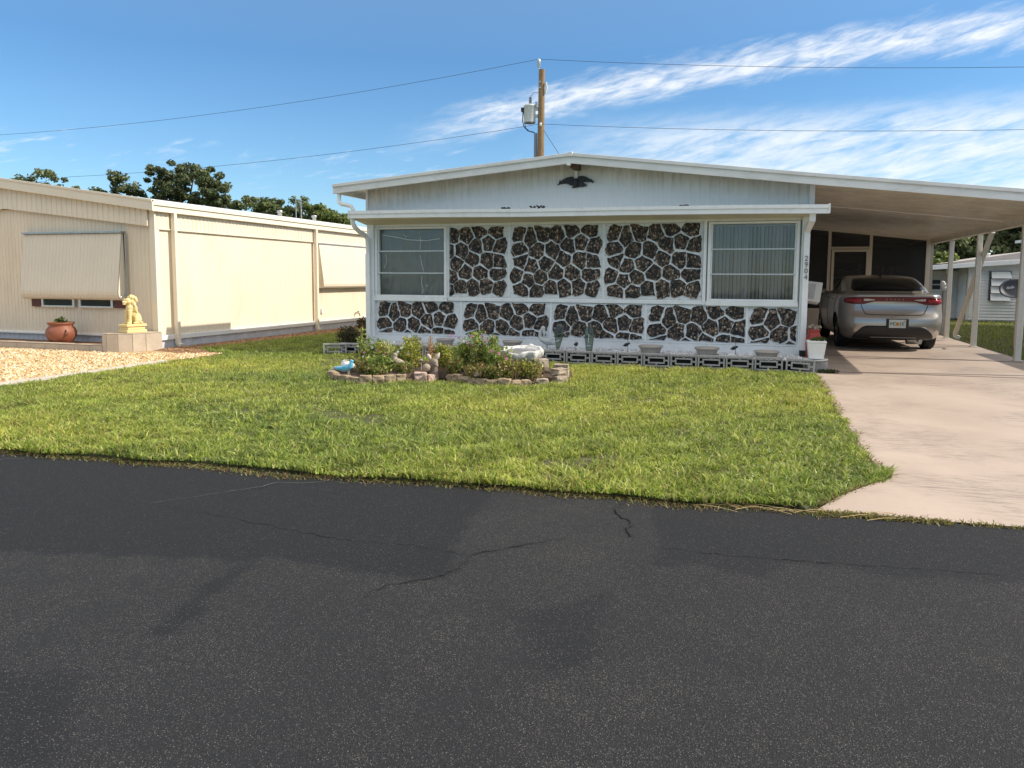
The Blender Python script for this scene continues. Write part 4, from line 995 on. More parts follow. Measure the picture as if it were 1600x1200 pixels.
def leafball(name, centres, n, size, pal, parent=None, origin=None, mat='leaf', spread=(.1, .1, .1), flat=0.0, aspect=.5):
    """leaf-shaped faces scattered through clumps; centres: list of (x,y,z,radius scale)"""
    c = np.array(centres, float); i = nrg.integers(0, len(c), n)
    d = nrg.normal(0, 1, (n, 3)); d /= np.linalg.norm(d, axis=1)[:, None]; r = nrg.random(n) ** .45
    p = c[i, :3] + d * r[:, None] * c[i, 3:4] * np.array(spread)
    nrm = nrg.normal(0, 1, (n, 3)) + d * 1.1 + np.array((0, 0, flat)); nrm /= np.linalg.norm(nrm, axis=1)[:, None]
    a = np.cross(nrm, nrg.normal(0, 1, (n, 3))); a /= np.linalg.norm(a, axis=1)[:, None]; b = np.cross(nrm, a)
    s = size * nrg.uniform(.6, 1.35, (n, 1)); fold = nrm * s * .18
    V = np.stack([p - a * s, p + b * s * aspect + fold, p + a * s, p - b * s * aspect + fold], 1).reshape(-1, 3)
    T = (np.array([(0, 1, 2), (0, 2, 3)])[None] + (np.arange(n) * 4)[:, None, None]).reshape(-1, 3)
    pal = np.array(pal); tone = nrg.uniform(.72, 1.25, (len(c), 1))
    C = pal[nrg.integers(0, len(pal), n)] * nrg.uniform(.75, 1.2, (n, 1)) * tone[i]
    return tri_mesh(name, V, T, np.repeat(C, 4, 0), M[mat], parent, origin)
leafball('succulent', [(-12.05, 10.70, .50, 1), (-11.98, 10.74, .51, 1)], 60, .04, [(.10, .15, .04), (.16, .2, .06)], t, spread=(.07, .06, .05))

# ------------------------------------------------------------------ concrete screen blocks along the pebble bed
def screen_block():
    t = thing('screen_block', 'grey fretwork concrete block in the row edging the pebble bed', 'concrete block', (0, 0, 0), 'fretwork blocks edging the pebble bed')
    mb = MB(); w, h, d = .385, .195, .095; b = .024
    def ring(x0, x1, z0, z1, b, y0, y1):
        mb.box(x0, y0, z0, x0 + b, y1, z1); mb.box(x1 - b, y0, z0, x1, y1, z1); mb.box(x0 + b, y0, z0, x1 - b, y1, z0 + b); mb.box(x0 + b, y0, z1 - b, x1 - b, y1, z1)
    ring(-w / 2, w / 2, 0, h, b, 0, d); ring(-.125, .125, .045, .145, .021, .002, d - .002)
    mb.box(-.014, .004, .1452, .014, d - .004, h - b - .0002); mb.box(-.014, .004, b + .0002, .014, d - .004, .0448)
    for s in (-1, 1): mb.box(min(s * .1252, s * (w / 2 - b - .0002)), .004, .083, max(s * .1252, s * (w / 2 - b - .0002)), d - .004, .107)
    o = mb.build('fretwork', M['concrete_block'], t, bevel=.004); return t
blk = screen_block(); first = True
for i in range(19):
    x = .754 - .397 * i
    if x < -6.6: continue
    o = blk if first else copy_tree(blk); first = False
    o.location = (x - .20, 11.485 + rng.uniform(-.008, .008), .002 + rng.uniform(-.006, .003)); o.rotation_euler = (0, 0, R(rng.uniform(-1.2, 1.2)))
    if i == 0:
        o['label'] = 'broken end fretwork block turned out of line beside the drive'; o.location = (.575, 11.44, .0); o.rotation_euler = (R(-3), R(2), R(-5))
o = copy_tree(blk); o['label'] = 'lone fretwork block in shade beside the dark shrub'; o['group'] = 'fretwork blocks edging the pebble bed'; o.location = (-6.75, 11.30, 0); o.rotation_euler = (0, 0, R(24))
# near-black sheet behind the openings of the fretwork
mb = MB(); mb.box(-6.7, 11.585, 0, .62, 11.592, .14); tag(mb.build('bed_dark_face', M['dark']), kind='structure')

# bowls on the pebbles
BL = [(-5.63, 11.95, .155, 'taupe bowl planter on the pebbles, leftmost, half hidden by flowers'), (-5.02, 11.95, .155, 'taupe bowl planter behind the dry brown flower spike'), (-3.85, 12.0, .165, 'deep taupe bowl planter just left of the pelican'),
      (-1.575, 11.92, .185, 'taupe bowl planter below the middle stone panel, right of the black garden bird'), (-.73, 11.92, .18, 'taupe bowl planter between two black stake birds'), (.13, 11.90, .18, 'wide shallow taupe bowl nearest the white downspout')]
for i, (x, y, r, lab) in enumerate(BL):
    t = thing('bowl_planter', lab, 'bowl planter', (x, y, .155), 'bowl planters on the pebbles'); h = .125 if i != 5 else .10
    mb = MB(); mb.lathe([(r * .74, 0), (r * .86, h * .55), (r * .94, h * .72), (r * .95, h * .74), (r, h * .78), (r * 1.04, h * .9), (r * 1.0, h), (r * .92, h * .94), (r * .85, h * .72), (.01, h * .7)], (x, y, .155), 28)
    mb.build('shell', M['bowl'], t)
    mb = MB(); mb.lathe([(r * .84, h * .73), (.01, h * .76)], (x, y, .155), 20); mb.build('potting_soil', M['soil'], t)
# pelican
px_, py_ = -3.26, 11.82
t = thing('pelican_statue', 'grey and white pelican statue with its bill tucked down on the pebbles', 'statue', (px_, py_, .16))
blob('body', [('e', (px_ + .06, py_, .30), (.105, .06, .06), (0, 12, 0)), ('e', (px_ + .12, py_, .285), (.08, .045, .035), (0, 14, 0)), ('t', [(px_ - .02, py_, .31), (px_ - .065, py_, .37), (px_ - .06, py_, .45), (px_ - .03, py_, .50)], [.045, .034, .026, .026]),
              ('e', (px_ - .015, py_, .515), (.04, .028, .03)), ('t', [(px_ + .0, py_, .505), (px_ + .01, py_ - .01, .42), (px_ - .0, py_ - .015, .34)], [.022, .022, .008]), ('t', [(px_ + .05, py_ - .02, .27), (px_ + .05, py_ - .02, .16)], [.016, .012]), ('t', [(px_ + .05, py_ + .02, .27), (px_ + .05, py_ + .02, .16)], [.016, .012]), ('e', (px_ + .05, py_, .168), (.075, .05, .018))], .008, M['pelican'], t)
# glazed upright ornaments
for i, (x, y, tilt, lab) in enumerate(((-3.04, 11.84, 5, 'tall green glazed leaf-shaped ornament leaning beside the pelican'), (-2.53, 11.86, 0, 'dark green bottle-shaped glazed ornament right of the leaf-shaped one'))):
    t = thing('glazed_ornament', lab, 'ornament', (x, y, .16))
    mb = MB()
    if i == 0: mb.lathe([(.02, 0), (.028, .03), (.05, .12), (.074, .24), (.078, .32), (.06, .39), (.03, .425), (.005, .43)], (x, y, .16), 20, sy=.35)
    else: mb.lathe([(.045, 0), (.052, .03), (.06, .10), (.072, .2), (.075, .29), (.066, .35), (.055, .37), (.058, .385), (.05, .395), (.01, .39)], (x, y, .16), 20, sy=.7)
    o = mb.build('body', M['greenglass'], t)
    o.rotation_euler = (0, R(tilt), 0)
    if i == 0: mb = MB(); mb.bar([(x - .02, y - .036, .30), (x + .035, y - .033, .33)], .018, .008); mb.build('pale_wing', M['pelican'], t)
    else: mb = MB(); mb.bar([(x - .002, y - .056, .30), (x + .002, y - .056, .44)], .012, .008); mb.box(x - .028, y - .056, .245, x + .028, y - .042, .262); mb.build('pale_marking', M['pelican'], t)
# black birds on stakes
for i, (x, z, lab) in enumerate(((-2.73, .27, 'round black bird on a stake between the two glazed ornaments'), (-1.91, .29, 'black bird on a stake below the middle stone panel'), (-.31, .29, 'black bird on a stake beside the white shell'))):
    t = thing('garden_stake', lab, 'garden stake', (x, 11.80, .155), 'black birds on stakes')
    mb = MB(); mb.tube([(x, 11.80, .15), (x, 11.80, z + .12 if i else z + .06)], .004, 6); mb.build('stake', M['rust'], t)
    dx = -.05 if i else 0
    blob('bird', [('e', (x + dx * .5, 11.80, z), (.035 if i == 0 else .045, .02, .028), (0, -25 if i else 0, 0)), ('e', (x + .02, 11.80, z + .02), (.018, .014, .016)), ('t', [(x + dx * .4, 11.80, z), (x + dx * 1.7, 11.80, z - .02)], [.02, .004])] + ([('t', [(x, 11.8, z), (x, 11.8, z + .045)], [.015, .003])] if i == 0 else []), .006, M['black'], t)
tag(blob('shell_ornament', [('e', (-.36, 11.76, .185), (.065, .05, .028)), ('e', (-.40, 11.76, .175), (.04, .04, .02)), ('t', [(-.36, 11.74, .2), (-.29, 11.73, .17)], [.02, .008])], .006, M['shell'], None, (-.36, 11.76, .16), rough=.008), 'small white shell lying on the pebbles under the right window', 'shell')
# white pot, saucer and red pot beside the downspout
t = thing('flower_pot', 'square white plastic pot on a saucer by the white downspout', 'plant pot', (.80, 11.72, .10))
mb = MB()
def frustum(x, y, z0, z1, w0, w1): mb.hexa([(x - w0, y - w0, z0), (x + w0, y - w0, z0), (x + w0, y + w0, z0), (x - w0, y + w0, z0), (x - w0 * w1, y - w0 * w1, z1), (x + w0 * w1, y - w0 * w1, z1), (x + w0 * w1, y + w0 * w1, z1), (x - w0 * w1, y + w0 * w1, z1)])
frustum(.795, 11.72, .185, .41, .098, 1.28); frustum(.795, 11.72, .41, .44, .128, 1.03); mb.build('pot', M['pot_white'], t, bevel=.01)
mb = MB(); mb.lathe([(.135, 0), (.165, .012), (.168, .026), (.15, .024), (.01, .014)], (.795, 11.72, .155), 24); mb.build('saucer', M['pot_white'], t)
mb = MB(); mb.box(.66, 11.62, .006, .95, 11.82, .152); mb.build('support_block', M['concrete_block'], t, bevel=.008)
leafball('foliage', [(.78, 11.72, .46, 1), (.85, 11.70, .46, 1)], 160, .018, [(.06, .1, .02), (.1, .13, .03)], t, spread=(.07, .07, .04))
t = thing('flower_pot', 'glazed red strawberry pot with pale succulents behind the white pot', 'plant pot', (.79, 12.25, 0))
mb = MB(); mb.lathe([(.07, 0), (.10, .08), (.11, .28), (.11, .42), (.085, .50), (.075, .53), (.095, .56), (.085, .565), (.01, .53)], (.79, 12.25, .006), 24); mb.build('pot', M['redglaze'], t)
for a in (-2.2, -1.2, -.2):
    mb = MB(); c, s = math.cos(a), math.sin(a); mb.tube([(.79 + c * .09, 12.25 + s * .09, .33), (.79 + c * .14, 12.25 + s * .14, .37)], [.035, .045], 10); mb.build('side_mouth', M['redglaze'], t)
leafball('succulent', [(.79, 12.25, .60, 1)], 90, .024, [(.42, .36, .30), (.5, .42, .36), (.3, .3, .2)], t, spread=(.09, .09, .04))
leafball('weeds', [(.90, 11.50, .03, 1), (1.0, 11.52, .03, 1)], 420, .014, [(.05, .08, .02), (.09, .1, .03)], None, (.95, 11.5, 0), spread=(.10, .05, .03))
tag(bpy.data.objects['weeds'], 'low weeds growing at the end of the block row', 'weeds')

# ------------------------------------------------------------------ flower bed
mb = MB(); cxb, cyb = -3.85, 9.6
n = len(BED); vs = [(x, y, .02) for x, y in BED] + [(cxb + (x - cxb) * .75, cyb + (y - cyb) * .75, .10) for x, y in BED] + [(cxb, cyb, .13)]
mb.add(vs, [(i, (i + 1) % n, n + (i + 1) % n, n + i) for i in range(n)] + [(n + i, n + (i + 1) % n, 2 * n) for i in range(n)], 0, True)
tag(mb.build('flower_bed_soil', M['soil']), kind='structure')
def stone(name, label, group, x, y, sx, sy, sz, rot, mat, z=0, cat='edging stone', jag=.012, sub=2):
    """irregular split stone: a subdivided box with knocked-about vertices"""
    sr = random.Random(int(abs(x * 1000) + abs(y * 777) + z * 100))
    bm = bmesh.new(); bmesh.ops.create_cube(bm, size=1); bmesh.ops.subdivide_edges(bm, edges=bm.edges, cuts=sub, use_grid_fill=True)
    for v in bm.verts:
        r = max(abs(v.co.x), abs(v.co.y), abs(v.co.z)); e = sum(abs(abs(c) - .5) < .01 for c in v.co)
        k = 1 - .035 * max(0, e - 1)
        v.co = Vector((v.co.x * sx * k + sr.uniform(-jag, jag), v.co.y * sy * k + sr.uniform(-jag, jag), (v.co.z + .5) * sz * (1 if e < 2 else .985) + sr.uniform(-jag, jag) * .5))
    me = bpy.data.meshes.new(name); bm.to_mesh(me); bm.free()
    me.transform(Matrix.Translation((x, y, z)) @ Matrix.Rotation(rot, 4, 'Z'))
    o = link_mesh(name, me, mat, None, (x, y, z)); b = o.modifiers.new('bevel', 'BEVEL'); b.width = .007; b.segments = 2
    return tag(o, label, cat, group)
def arc_stones(pts, per, label, group, mat, h):
    acc = [Vector(p) for p in pts]; seg = []
    for a, b in zip(acc[:-1], acc[1:]):
        m = max(1, round((b - a).length / per))
        for i in range(m): seg.append((a.lerp(b, i / m), a.lerp(b, (i + 1) / m)))
    for a, b in seg:
        c = (a + b) / 2; d = b - a
        stone('edging_stone', label, group, c.x, c.y, d.length * .97, .085, h * rng.uniform(.85, 1.12), math.atan2(d.y, d.x) + rng.uniform(-.10, .10), mat, -.01)
arc_stones([(-5.22, 8.66), (-4.96, 8.42), (-4.64, 8.32), (-4.36, 8.45), (-4.16, 8.64)], .145, 'mossy tan edging stone in the left arc of the flower bed', 'left arc of flower bed edging', M['stone_edge'], .105)
arc_stones([(-3.74, 9.02), (-3.5, 8.85), (-3.12, 8.70), (-2.80, 8.70), (-2.60, 8.83)], .15, 'dark stained edging stone in the right arc of the flower bed', 'right arc of flower bed edging', M['stone_edge'], .10)
arc_stones([(-5.3, 8.75), (-5.42, 9.1), (-5.36, 9.5)], .16, 'edging stone at the shaded far left side of the flower bed', 'left side of flower bed edging', M['paver'], .10)
for a in (('pinkish chunky rock at the left of the deer head', -4.03, 8.78, .16, .12, .12, .4, M['pink_stone']), ('smaller pinkish rock touching the deer head', -3.93, 8.86, .10, .09, .085, 1.0, M['pink_stone']),
          ('rounded pale stone on top of the right edging arc', -3.25, 8.75, .09, .06, .045, .2, M['paver'], .115)):
    stone('rock', a[0], None, a[1], a[2], a[3], a[4], a[5], a[6], a[7], a[8] if len(a) > 8 else 0, 'rock', .014)
for lab, x, y, s, r, z in (('tan paver at the near right corner of the flower bed', -2.48, 8.93, (.15, .11, .09), .3, 0), ('lower paver of the two stacked at the right end of the bed', -2.33, 9.18, (.15, .15, .10), .8, 0), ('upper paver of the two stacked at the right end of the bed', -2.35, 9.24, (.18, .15, .085), 1.1, .102),
                           ('paver behind the stacked pair at the right of the bed', -2.42, 9.62, (.2, .15, .2), .2, 0), ('tilted grey split rock under the white basin', -2.66, 9.45, (.19, .16, .16), .6, .12)):
    stone('paver_stone', lab, None, x, y, s[0], s[1], s[2], r, M['paver'], z, 'paver', .012)

VINCA = [(.14, .22, .04), (.20, .29, .055), (.29, .35, .07), (.09, .15, .03), (.42, .42, .12)]
YELL = [(.30, .34, .045), (.42, .41, .06), (.22, .27, .045), (.52, .45, .11), (.16, .21, .04)]
DRYG = [(.17, .18, .04), (.27, .19, .07), (.34, .21, .10), (.10, .12, .03), (.22, .23, .05)]
def flower(parent, x, y, z, r, col, tilt):
    n = 5; vs = [(0, 0, .004)]; fs = []
    for k in range(n):
        a = 2 * math.pi * k / n
        for d, rr in ((-.42, .8), (0, 1.0), (.42, .8)): vs.append((math.cos(a + d) * r * rr, math.sin(a + d) * r * rr, r * .15))
        fs.append((0, 1 + 3 * k, 2 + 3 * k, 3 + 3 * k))
    Mx = Matrix.Translation((x, y, z)) @ Matrix.Rotation(R(rng.uniform(45, 85)), 4, 'X') @ Matrix.Rotation(tilt, 4, 'Z')
    mb = MB(); mb.add([Mx @ Vector(v) for v in vs], fs)
    mb.build('flower', col, parent, fix=False)
FC = {k: pm(k + '_petal', c, .6, .08, 20) for k, c in dict(white=(.78, .78, .76), pink=(.58, .17, .33), magenta=(.48, .08, .30), red=(.35, .05, .05), lilac=(.50, .25, .60)).items()}
def bush(label, x, y, h, r, n, pal, flowers=(), size=.019, dense=1.15, stems=7, name='flowering_plant', low=None, cat='plant'):
    t = thing(name, label, cat, (x, y, .08))
    mb = MB(); cl = []
    for k in range(stems):
        a, q = rng.uniform(0, 6.28), math.sqrt(rng.random()) * r * .8; hh = h * rng.uniform(.6, 1.0)
        tx, ty = x + math.cos(a) * q, y + math.sin(a) * q; bx, by = x + math.cos(a) * q * .35, y + math.sin(a) * q * .35
        mb.tube([(bx, by, .06), ((bx + tx) / 2, (by + ty) / 2, .08 + hh * .5), (tx, ty, .08 + hh * .97)], [.006, .005, .003], 5)
        for u in (.18, .32, .46, .6, .74, .88, 1.0):
            cl.append((bx + (tx - bx) * u, by + (ty - by) * u, .08 + hh * u, dense * (1.1 - .45 * u)))
    for k in range(stems * 2):            # bare straggling stalks
        a, q = rng.uniform(0, 6.28), r * rng.uniform(.2, 1.0); hh = h * rng.uniform(.35, 1.0)
        mb.tube([(x + math.cos(a) * q * .6, y + math.sin(a) * q * .6, .06), (x + math.cos(a) * q, y + math.sin(a) * q, .08 + hh)], [.004, .002], 4)
    mb.build('stems', M['stem'], t)
    leafball('foliage', cl, int(n * 1.25), size, pal, t, spread=(.11, .11, .07), aspect=.42)
    if low: leafball('dry_leaves', [(c[0], c[1], .08 + (c[2] - .08) * .3, 1.3) for c in cl], n // 3, size * .8, low, t, spread=(.09, .09, .05), aspect=.35)
    for col, fx, fz, rr in flowers: flower(t, x + fx, y - r * .75 + rng.uniform(-.03, .03), fz, rr, FC[col], rng.uniform(0, 6))
    return t
bush('tall thin vinca sprig rising above the left end of the bed', -5.12, 9.3, .62, .05, 190, VINCA, (), .022, .7, 2)
bush('pink and white vinca at the left end of the flower bed', -4.97, 9.35, .40, .22, 1300, VINCA, (('pink', -.07, .30, .026), ('white', .06, .37, .022), ('white', -.09, .24, .02), ('pink', .13, .33, .026), ('white', .17, .26, .02), ('red', .20, .36, .02)), low=DRYG)
bush('yellow-green vinca tipped with pinkish red behind the spiky plant', -4.72, 9.2, .36, .16, 900, YELL, (('red', -.03, .37, .02), ('pink', .05, .30, .022)), low=DRYG)
bush('low dark green leafy mound in front of the spiky plant', -4.62, 8.85, .20, .2, 1000, VINCA, (), .028)
bush('tall yellow-green bush with white flowers in the middle of the left bed', -4.36, 9.3, .45, .19, 1500, YELL, (('white', .01, .53, .028), ('white', -.12, .38, .024), ('white', -.17, .32, .02), ('white', -.02, .31, .022), ('white', -.22, .45, .02)), low=DRYG)
bush('bright yellow-green bush behind the deer head', -4.02, 9.5, .36, .15, 1000, YELL, (), low=DRYG)
bush('leafy bush with lilac flowers right of the deer head', -3.66, 9.35, .44, .20, 1600, VINCA + YELL[:2], (('pink', -.10, .56, .024), ('pink', -.02, .53, .024), ('magenta', .16, .44, .026), ('lilac', .12, .47, .02)), low=DRYG)
bush('tallest bush with magenta flowers at the middle of the right bed', -3.36, 9.25, .52, .20, 1900, VINCA + YELL[:2], (('pink', -.09, .57, .026), ('magenta', .04, .57, .024), ('pink', .10, .52, .024), ('pink', .14, .36, .022), ('white', -.2, .5, .02)), low=DRYG)
bush('pink-flowered vinca in front of the white stone basin', -3.12, 9.1, .36, .16, 1300, VINCA, (('pink', -.02, .40, .024), ('pink', .06, .37, .024), ('magenta', .13, .35, .022), ('pink', .17, .31, .024)), low=DRYG)
bush('sparse weedy plant under the white stone basin', -2.88, 9.0, .24, .18, 420, YELL + DRYG, (), .022, 1, 8)
bush('straggly low greenery at the right end of the flower bed', -2.66, 9.05, .20, .14, 380, YELL + DRYG, (), .02, 1, 7)
bush('low dry undergrowth along the left edging arc', -4.85, 8.85, .16, .22, 700, DRYG, (), .018, 1, 9, 'undergrowth_plant')
bush('low dry undergrowth behind the right edging arc', -3.3, 8.88, .17, .26, 900, DRYG, (), .018, 1, 9, 'undergrowth_plant')
for k, (x, y, h, r, n, lab) in enumerate(((-4.55, 8.62, .13, .16, 700, 'ground-hugging dry plant just inside the left edging arc'), (-4.25, 8.85, .16, .15, 700, 'short dry plant between the duck and the deer head'), (-3.68, 9.12, .2, .15, 800, 'short brownish plant right beside the deer head'), (-3.05, 8.86, .15, .2, 700, 'short dry plant in front of the pink vinca'), (-2.72, 9.25, .18, .14, 500, 'small weedy plant near the stacked pavers'), (-5.15, 9.05, .2, .14, 600, 'short brownish plant behind the blue bird'), (-4.05, 9.9, .24, .25, 900, 'leafy green plant at the back of the bed behind the bright bush'), (-3.55, 9.9, .30, .22, 900, 'leafy green plant at the back behind the lilac flowers'), (-4.75, 9.75, .28, .22, 900, 'leafy green plant at the back left of the bed'))):
    bush(lab, x, y, h, r, n, DRYG + VINCA[:2] if k < 6 else VINCA + YELL[:2], (), .02 if k < 6 else .026, 1, 9, 'undergrowth_plant' if k < 6 else 'leafy_plant')
# spiky variegated plant
t = thing('spiky_plant', 'spiky plant with pale-edged sword leaves in the left bed', 'plant', (-4.63, 9.12, .08))
def sword(mb, x, y, z, a, lean, l, w):
    pts = []
    for k in range(5):
        u = k / 4; d = lean * l * u * u; pts.append((x + math.cos(a) * d, y + math.sin(a) * d, z + l * u * (1 - .2 * lean * u), w * (1 - u) ** .6 + .001))
    vs = []; nx, ny = -math.sin(a), math.cos(a)
    for px2, py2, pz, ww in pts: vs += [(px2 - nx * ww, py2 - ny * ww, pz), (px2 + math.cos(a) * ww * .3, py2 + math.sin(a) * ww * .3, pz - .002), (px2 + nx * ww, py2 + ny * ww, pz)]
    fs = []
    for k in range(4): fs += [(3 * k, 3 * k + 1, 3 * k + 4, 3 * k + 3), (3 * k + 1, 3 * k + 2, 3 * k + 5, 3 * k + 4)]
    mb.add(vs, fs)
for k in range(13):
    mb = MB(); sword(mb, -4.63, 9.12, .08, rng.uniform(0, 6.28), rng.uniform(.1, .65), rng.uniform(.28, .46), .017)
    mb.build('leaf', pm('variegated_leaf', (.33, .34, .17), .5, .35, 14) if k == 0 else bpy.data.materials['variegated_leaf'], t, fix=False)
# dry brown spike
t = thing('dry_flower_spike', 'dry brown feathery flower spike behind the deer head', 'plant', (-4.05, 9.15, .1))
mb = MB(); mb.tube([(-4.05, 9.15, .08), (-4.05, 9.15, .54)], [.008, .004], 6)
for k in range(40):
    u = k / 39; zz = .20 + .34 * u; a = k * 2.4; l = .085 * (1 - u) ** .7 + .012
    mb.tube([(-4.05, 9.15, zz), (-4.05 + math.cos(a) * l, 9.15 + math.sin(a) * l, zz + l * .8)], [.006, .003], 4)
mb.build('spike', pm('dry_bracts', (.40, .22, .08), .8, .25, 30), t)
# dark shrub at the house's back left
bush('dark low shrub in the shade left of the stone-panelled home', -6.98, 12.2, .34, .30, 1500, [(.05, .06, .025), (.09, .08, .035), (.12, .08, .04), (.04, .05, .02)], (), .024, 1.3, 16, 'shrub', None, 'shrub')
bush('rust-tipped low hedge plant along the cream side wall', -7.3, 13.6, .40, .4, 2200, [(.09, .07, .03), (.16, .08, .035), (.05, .06, .02), (.2, .11, .05)], (), .03, 1.5, 16, 'shrub', None, 'shrub')
# statues in the bed
bx, by = -4.90, 8.45
t = thing('bird_statue', 'pale blue bird statue on the left end of the bed edging', 'statue', (bx, by, .10))
blob('body', [('e', (bx + .01, by, .175), (.085, .042, .042), (0, -14, 0)), ('t', [(bx + .06, by, .19), (bx + .082, by, .225), (bx + .085, by, .255)], [.036, .027, .022]), ('e', (bx + .09, by, .263), (.024, .02, .02)), ('t', [(bx + .105, by, .265), (bx + .13, by, .258)], [.008, .002]), ('t', [(bx - .04, by, .165), (bx - .13, by, .165), (bx - .16, by, .172)], [.034, .024, .012])], .007, M['bluebird'], t)
for s in (-.012, .02):
    mb = MB(); mb.tube([(bx + .04, by + s, .14), (bx + .045, by + s, .09)], .006, 6); mb.build('leg', M['paver'], t)
dx_, dy_ = -3.935, 8.97
t = thing('deer_head_statue', 'brown deer head statue with upright pale ears between the two bed arcs', 'statue', (dx_, dy_, .0))
blob('head', [('t', [(dx_ + .005, dy_ + .03, .0), (dx_ + .0, dy_ + .02, .12), (dx_ + .01, dy_, .21)], [.062, .05, .042]), ('e', (dx_ + .02, dy_ - .01, .235), (.052, .045, .045)), ('t', [(dx_ + .03, dy_ - .02, .23), (dx_ + .075, dy_ - .06, .195)], [.04, .022]), ('e', (dx_ + .082, dy_ - .066, .19), (.02, .018, .016))], .008, M['deer'], t)
for sx, tip in ((-.035, (-.085, .01, .335)), (.035, (.075, .03, .355))):
    mb = MB(); b0 = Vector((dx_ + sx, dy_ + .005, .26)); t1 = Vector((dx_ + tip[0], dy_ + tip[1], tip[2])); m1 = b0.lerp(t1, .5); ax = (t1 - b0).normalized(); sd = ax.cross(Vector((0, 1, 0))).normalized()
    mb.tube([b0, b0.lerp(t1, .3), m1, b0.lerp(t1, .8), t1], [.012, .022, .026, .018, .003], 10)
    e = mb.build('ear', M['deer_ear'], t)
mb = MB()
for s in (-1, 1): mb.tube([(dx_ + .055 + s * .0, dy_ - .035 + s * .03, .235), (dx_ + .058, dy_ - .038 + s * .034, .236)], .007, 8)
mb.build('eyes', M['black'], t)
ux, uy = -4.44, 9.0
t = thing('duck_statue', 'taupe duck statue half hidden among the leaves left of the deer head', 'statue', (ux, uy, .1))
blob('body', [('e', (ux, uy, .20), (.10, .06, .055), (0, 16, 0)), ('e', (ux + .04, uy - .035, .19), (.07, .02, .025), (0, 24, 0)), ('t', [(ux - .05, uy, .23), (ux - .055, uy, .285)], [.04, .03]), ('e', (ux - .05, uy, .30), (.036, .028, .03)), ('t', [(ux + .06, uy, .18), (ux + .14, uy, .14)], [.035, .012])], .007, M['duck'], t)
tag(blob('round_stone', [('e', (-3.99, 8.88, .17), (.055, .05, .05))], .008, M['paver'], None, (-3.99, 8.88, .12), rough=.008), 'round mottled grey ball of stone resting beside the deer head', 'stone')
tag(blob('mushroom_ornament', [('e', (-4.14, 9.05, .24), (.026, .026, .02)), ('t', [(-4.14, 9.05, .08), (-4.14, 9.05, .24)], [.009, .009])], .006, M['duck'], None, (-4.12, 9.0, .1)), 'small taupe round-capped ornament peeping out left of the deer ears', 'ornament')
tag(blob('carved_rock', [('e', (-5.14, 8.92, .12), (.11, .09, .08)), ('e', (-5.07, 8.88, .14), (.06, .05, .05)), ('e', (-5.2, 9.0, .17), (.08, .07, .05))], .01, M['shell'], None, (-5.14, 8.92, .06), rough=.03), 'pitted grey and white rock behind the blue bird', 'rock')
# white stone basin with a scalloped rim
wx, wy = -2.93, 9.55
t = thing('stone_basin', 'white sculpted stone basin with scalloped sides at the right of the bed', 'basin', (wx, wy, .1))
mb = MB(); nseg = 56; rows = [(.17, .0, 0), (.19, .12, .1), (.235, .17, .6), (.268, .215, 1), (.275, .26, .8), (.262, .285, .5), (.235, .28, .3), (.20, .255, .1), (.02, .245, 0)]
vs = []
for r, zz, sc in rows:
    for j in range(nseg):
        a = 2 * math.pi * j / nseg; rr = r * (1 + .085 * sc * math.cos(9 * a) + .03 * sc * math.sin(4 * a + 1)); vs.append((wx + rr * math.cos(a) * 1.0, wy + rr * math.sin(a) * .75, .10 + zz + .014 * sc * math.sin(5 * a) + (.03 if sc >= .3 and math.cos(a) > .2 else 0)))
mb.add(vs, [(i * nseg + j, i * nseg + (j + 1) % nseg, (i + 1) * nseg + (j + 1) % nseg, (i + 1) * nseg + j) for i in range(len(rows) - 1) for j in range(nseg)], 0, True)
mb.build('basin', M['shell'], t)
mb = MB(); mb.lathe([(.205, .0), (.01, .004)], (wx, wy, .362), 28, sy=.75); mb.build('dry_bowl', M['water'], t); t.rotation_euler = (R(11), R(3), 0)
leafball('ivy_sprig', [(-3.0, 9.36, .36, 1), (-2.98, 9.36, .32, 1)], 46, .014, YELL, None, (-3.0, 9.36, .3), spread=(.04, .02, .05))
tag(bpy.data.objects['ivy_sprig'], 'green sprig draped over the rim of the white stone basin', 'plant')

# ------------------------------------------------------------------ the parked car
CX0, CY0 = 2.34, 15.42
LV = [(.20, .74, .30, 4.2), (.24, .80, .12, 4.40), (.34, .845, .03, 4.47), (.47, .87, .0, 4.5), (.60, .88, .01, 4.5), (.72, .882, .06, 4.46), (.84, .878, .085, 4.38), (.93, .868, .085, 4.2), (1.01, .85, .065, 4.0),
      (1.045, .825, .09, 3.8), (1.06, .80, .24, 3.55), (1.075, .785, .50, 3.3), (1.09, .765, .62, 3.15), (1.18, .735, .86, 2.95), (1.28, .69, 1.12, 2.65), (1.36, .625, 1.42, 2.35), (1.393, .53, 1.75, 2.25), (1.405, .36, 1.9, 2.2), (1.409, .12, 2.0, 2.12)]
def crom(p0, p1, p2, p3, t): return .5 * (2 * p1 + (p2 - p0) * t + (2 * p0 - 5 * p1 + 4 * p2 - p3) * t * t + (3 * p1 - p0 - 3 * p2 + p3) * t ** 3)
def lev(t):
    i = min(int(t), len(LV) - 2); f = t - i; g = lambda k: LV[max(0, min(len(LV) - 1, k))]
    return tuple(crom(g(i - 1)[c], g(i)[c], g(i + 1)[c], g(i + 2)[c], f) for c in range(4))
def zlev(z):
    lo, hi = 0, len(LV) - 1
    for _ in range(40):
        m = (lo + hi) / 2
        if lev(m)[0] < z: lo = m
        else: hi = m
    return lo
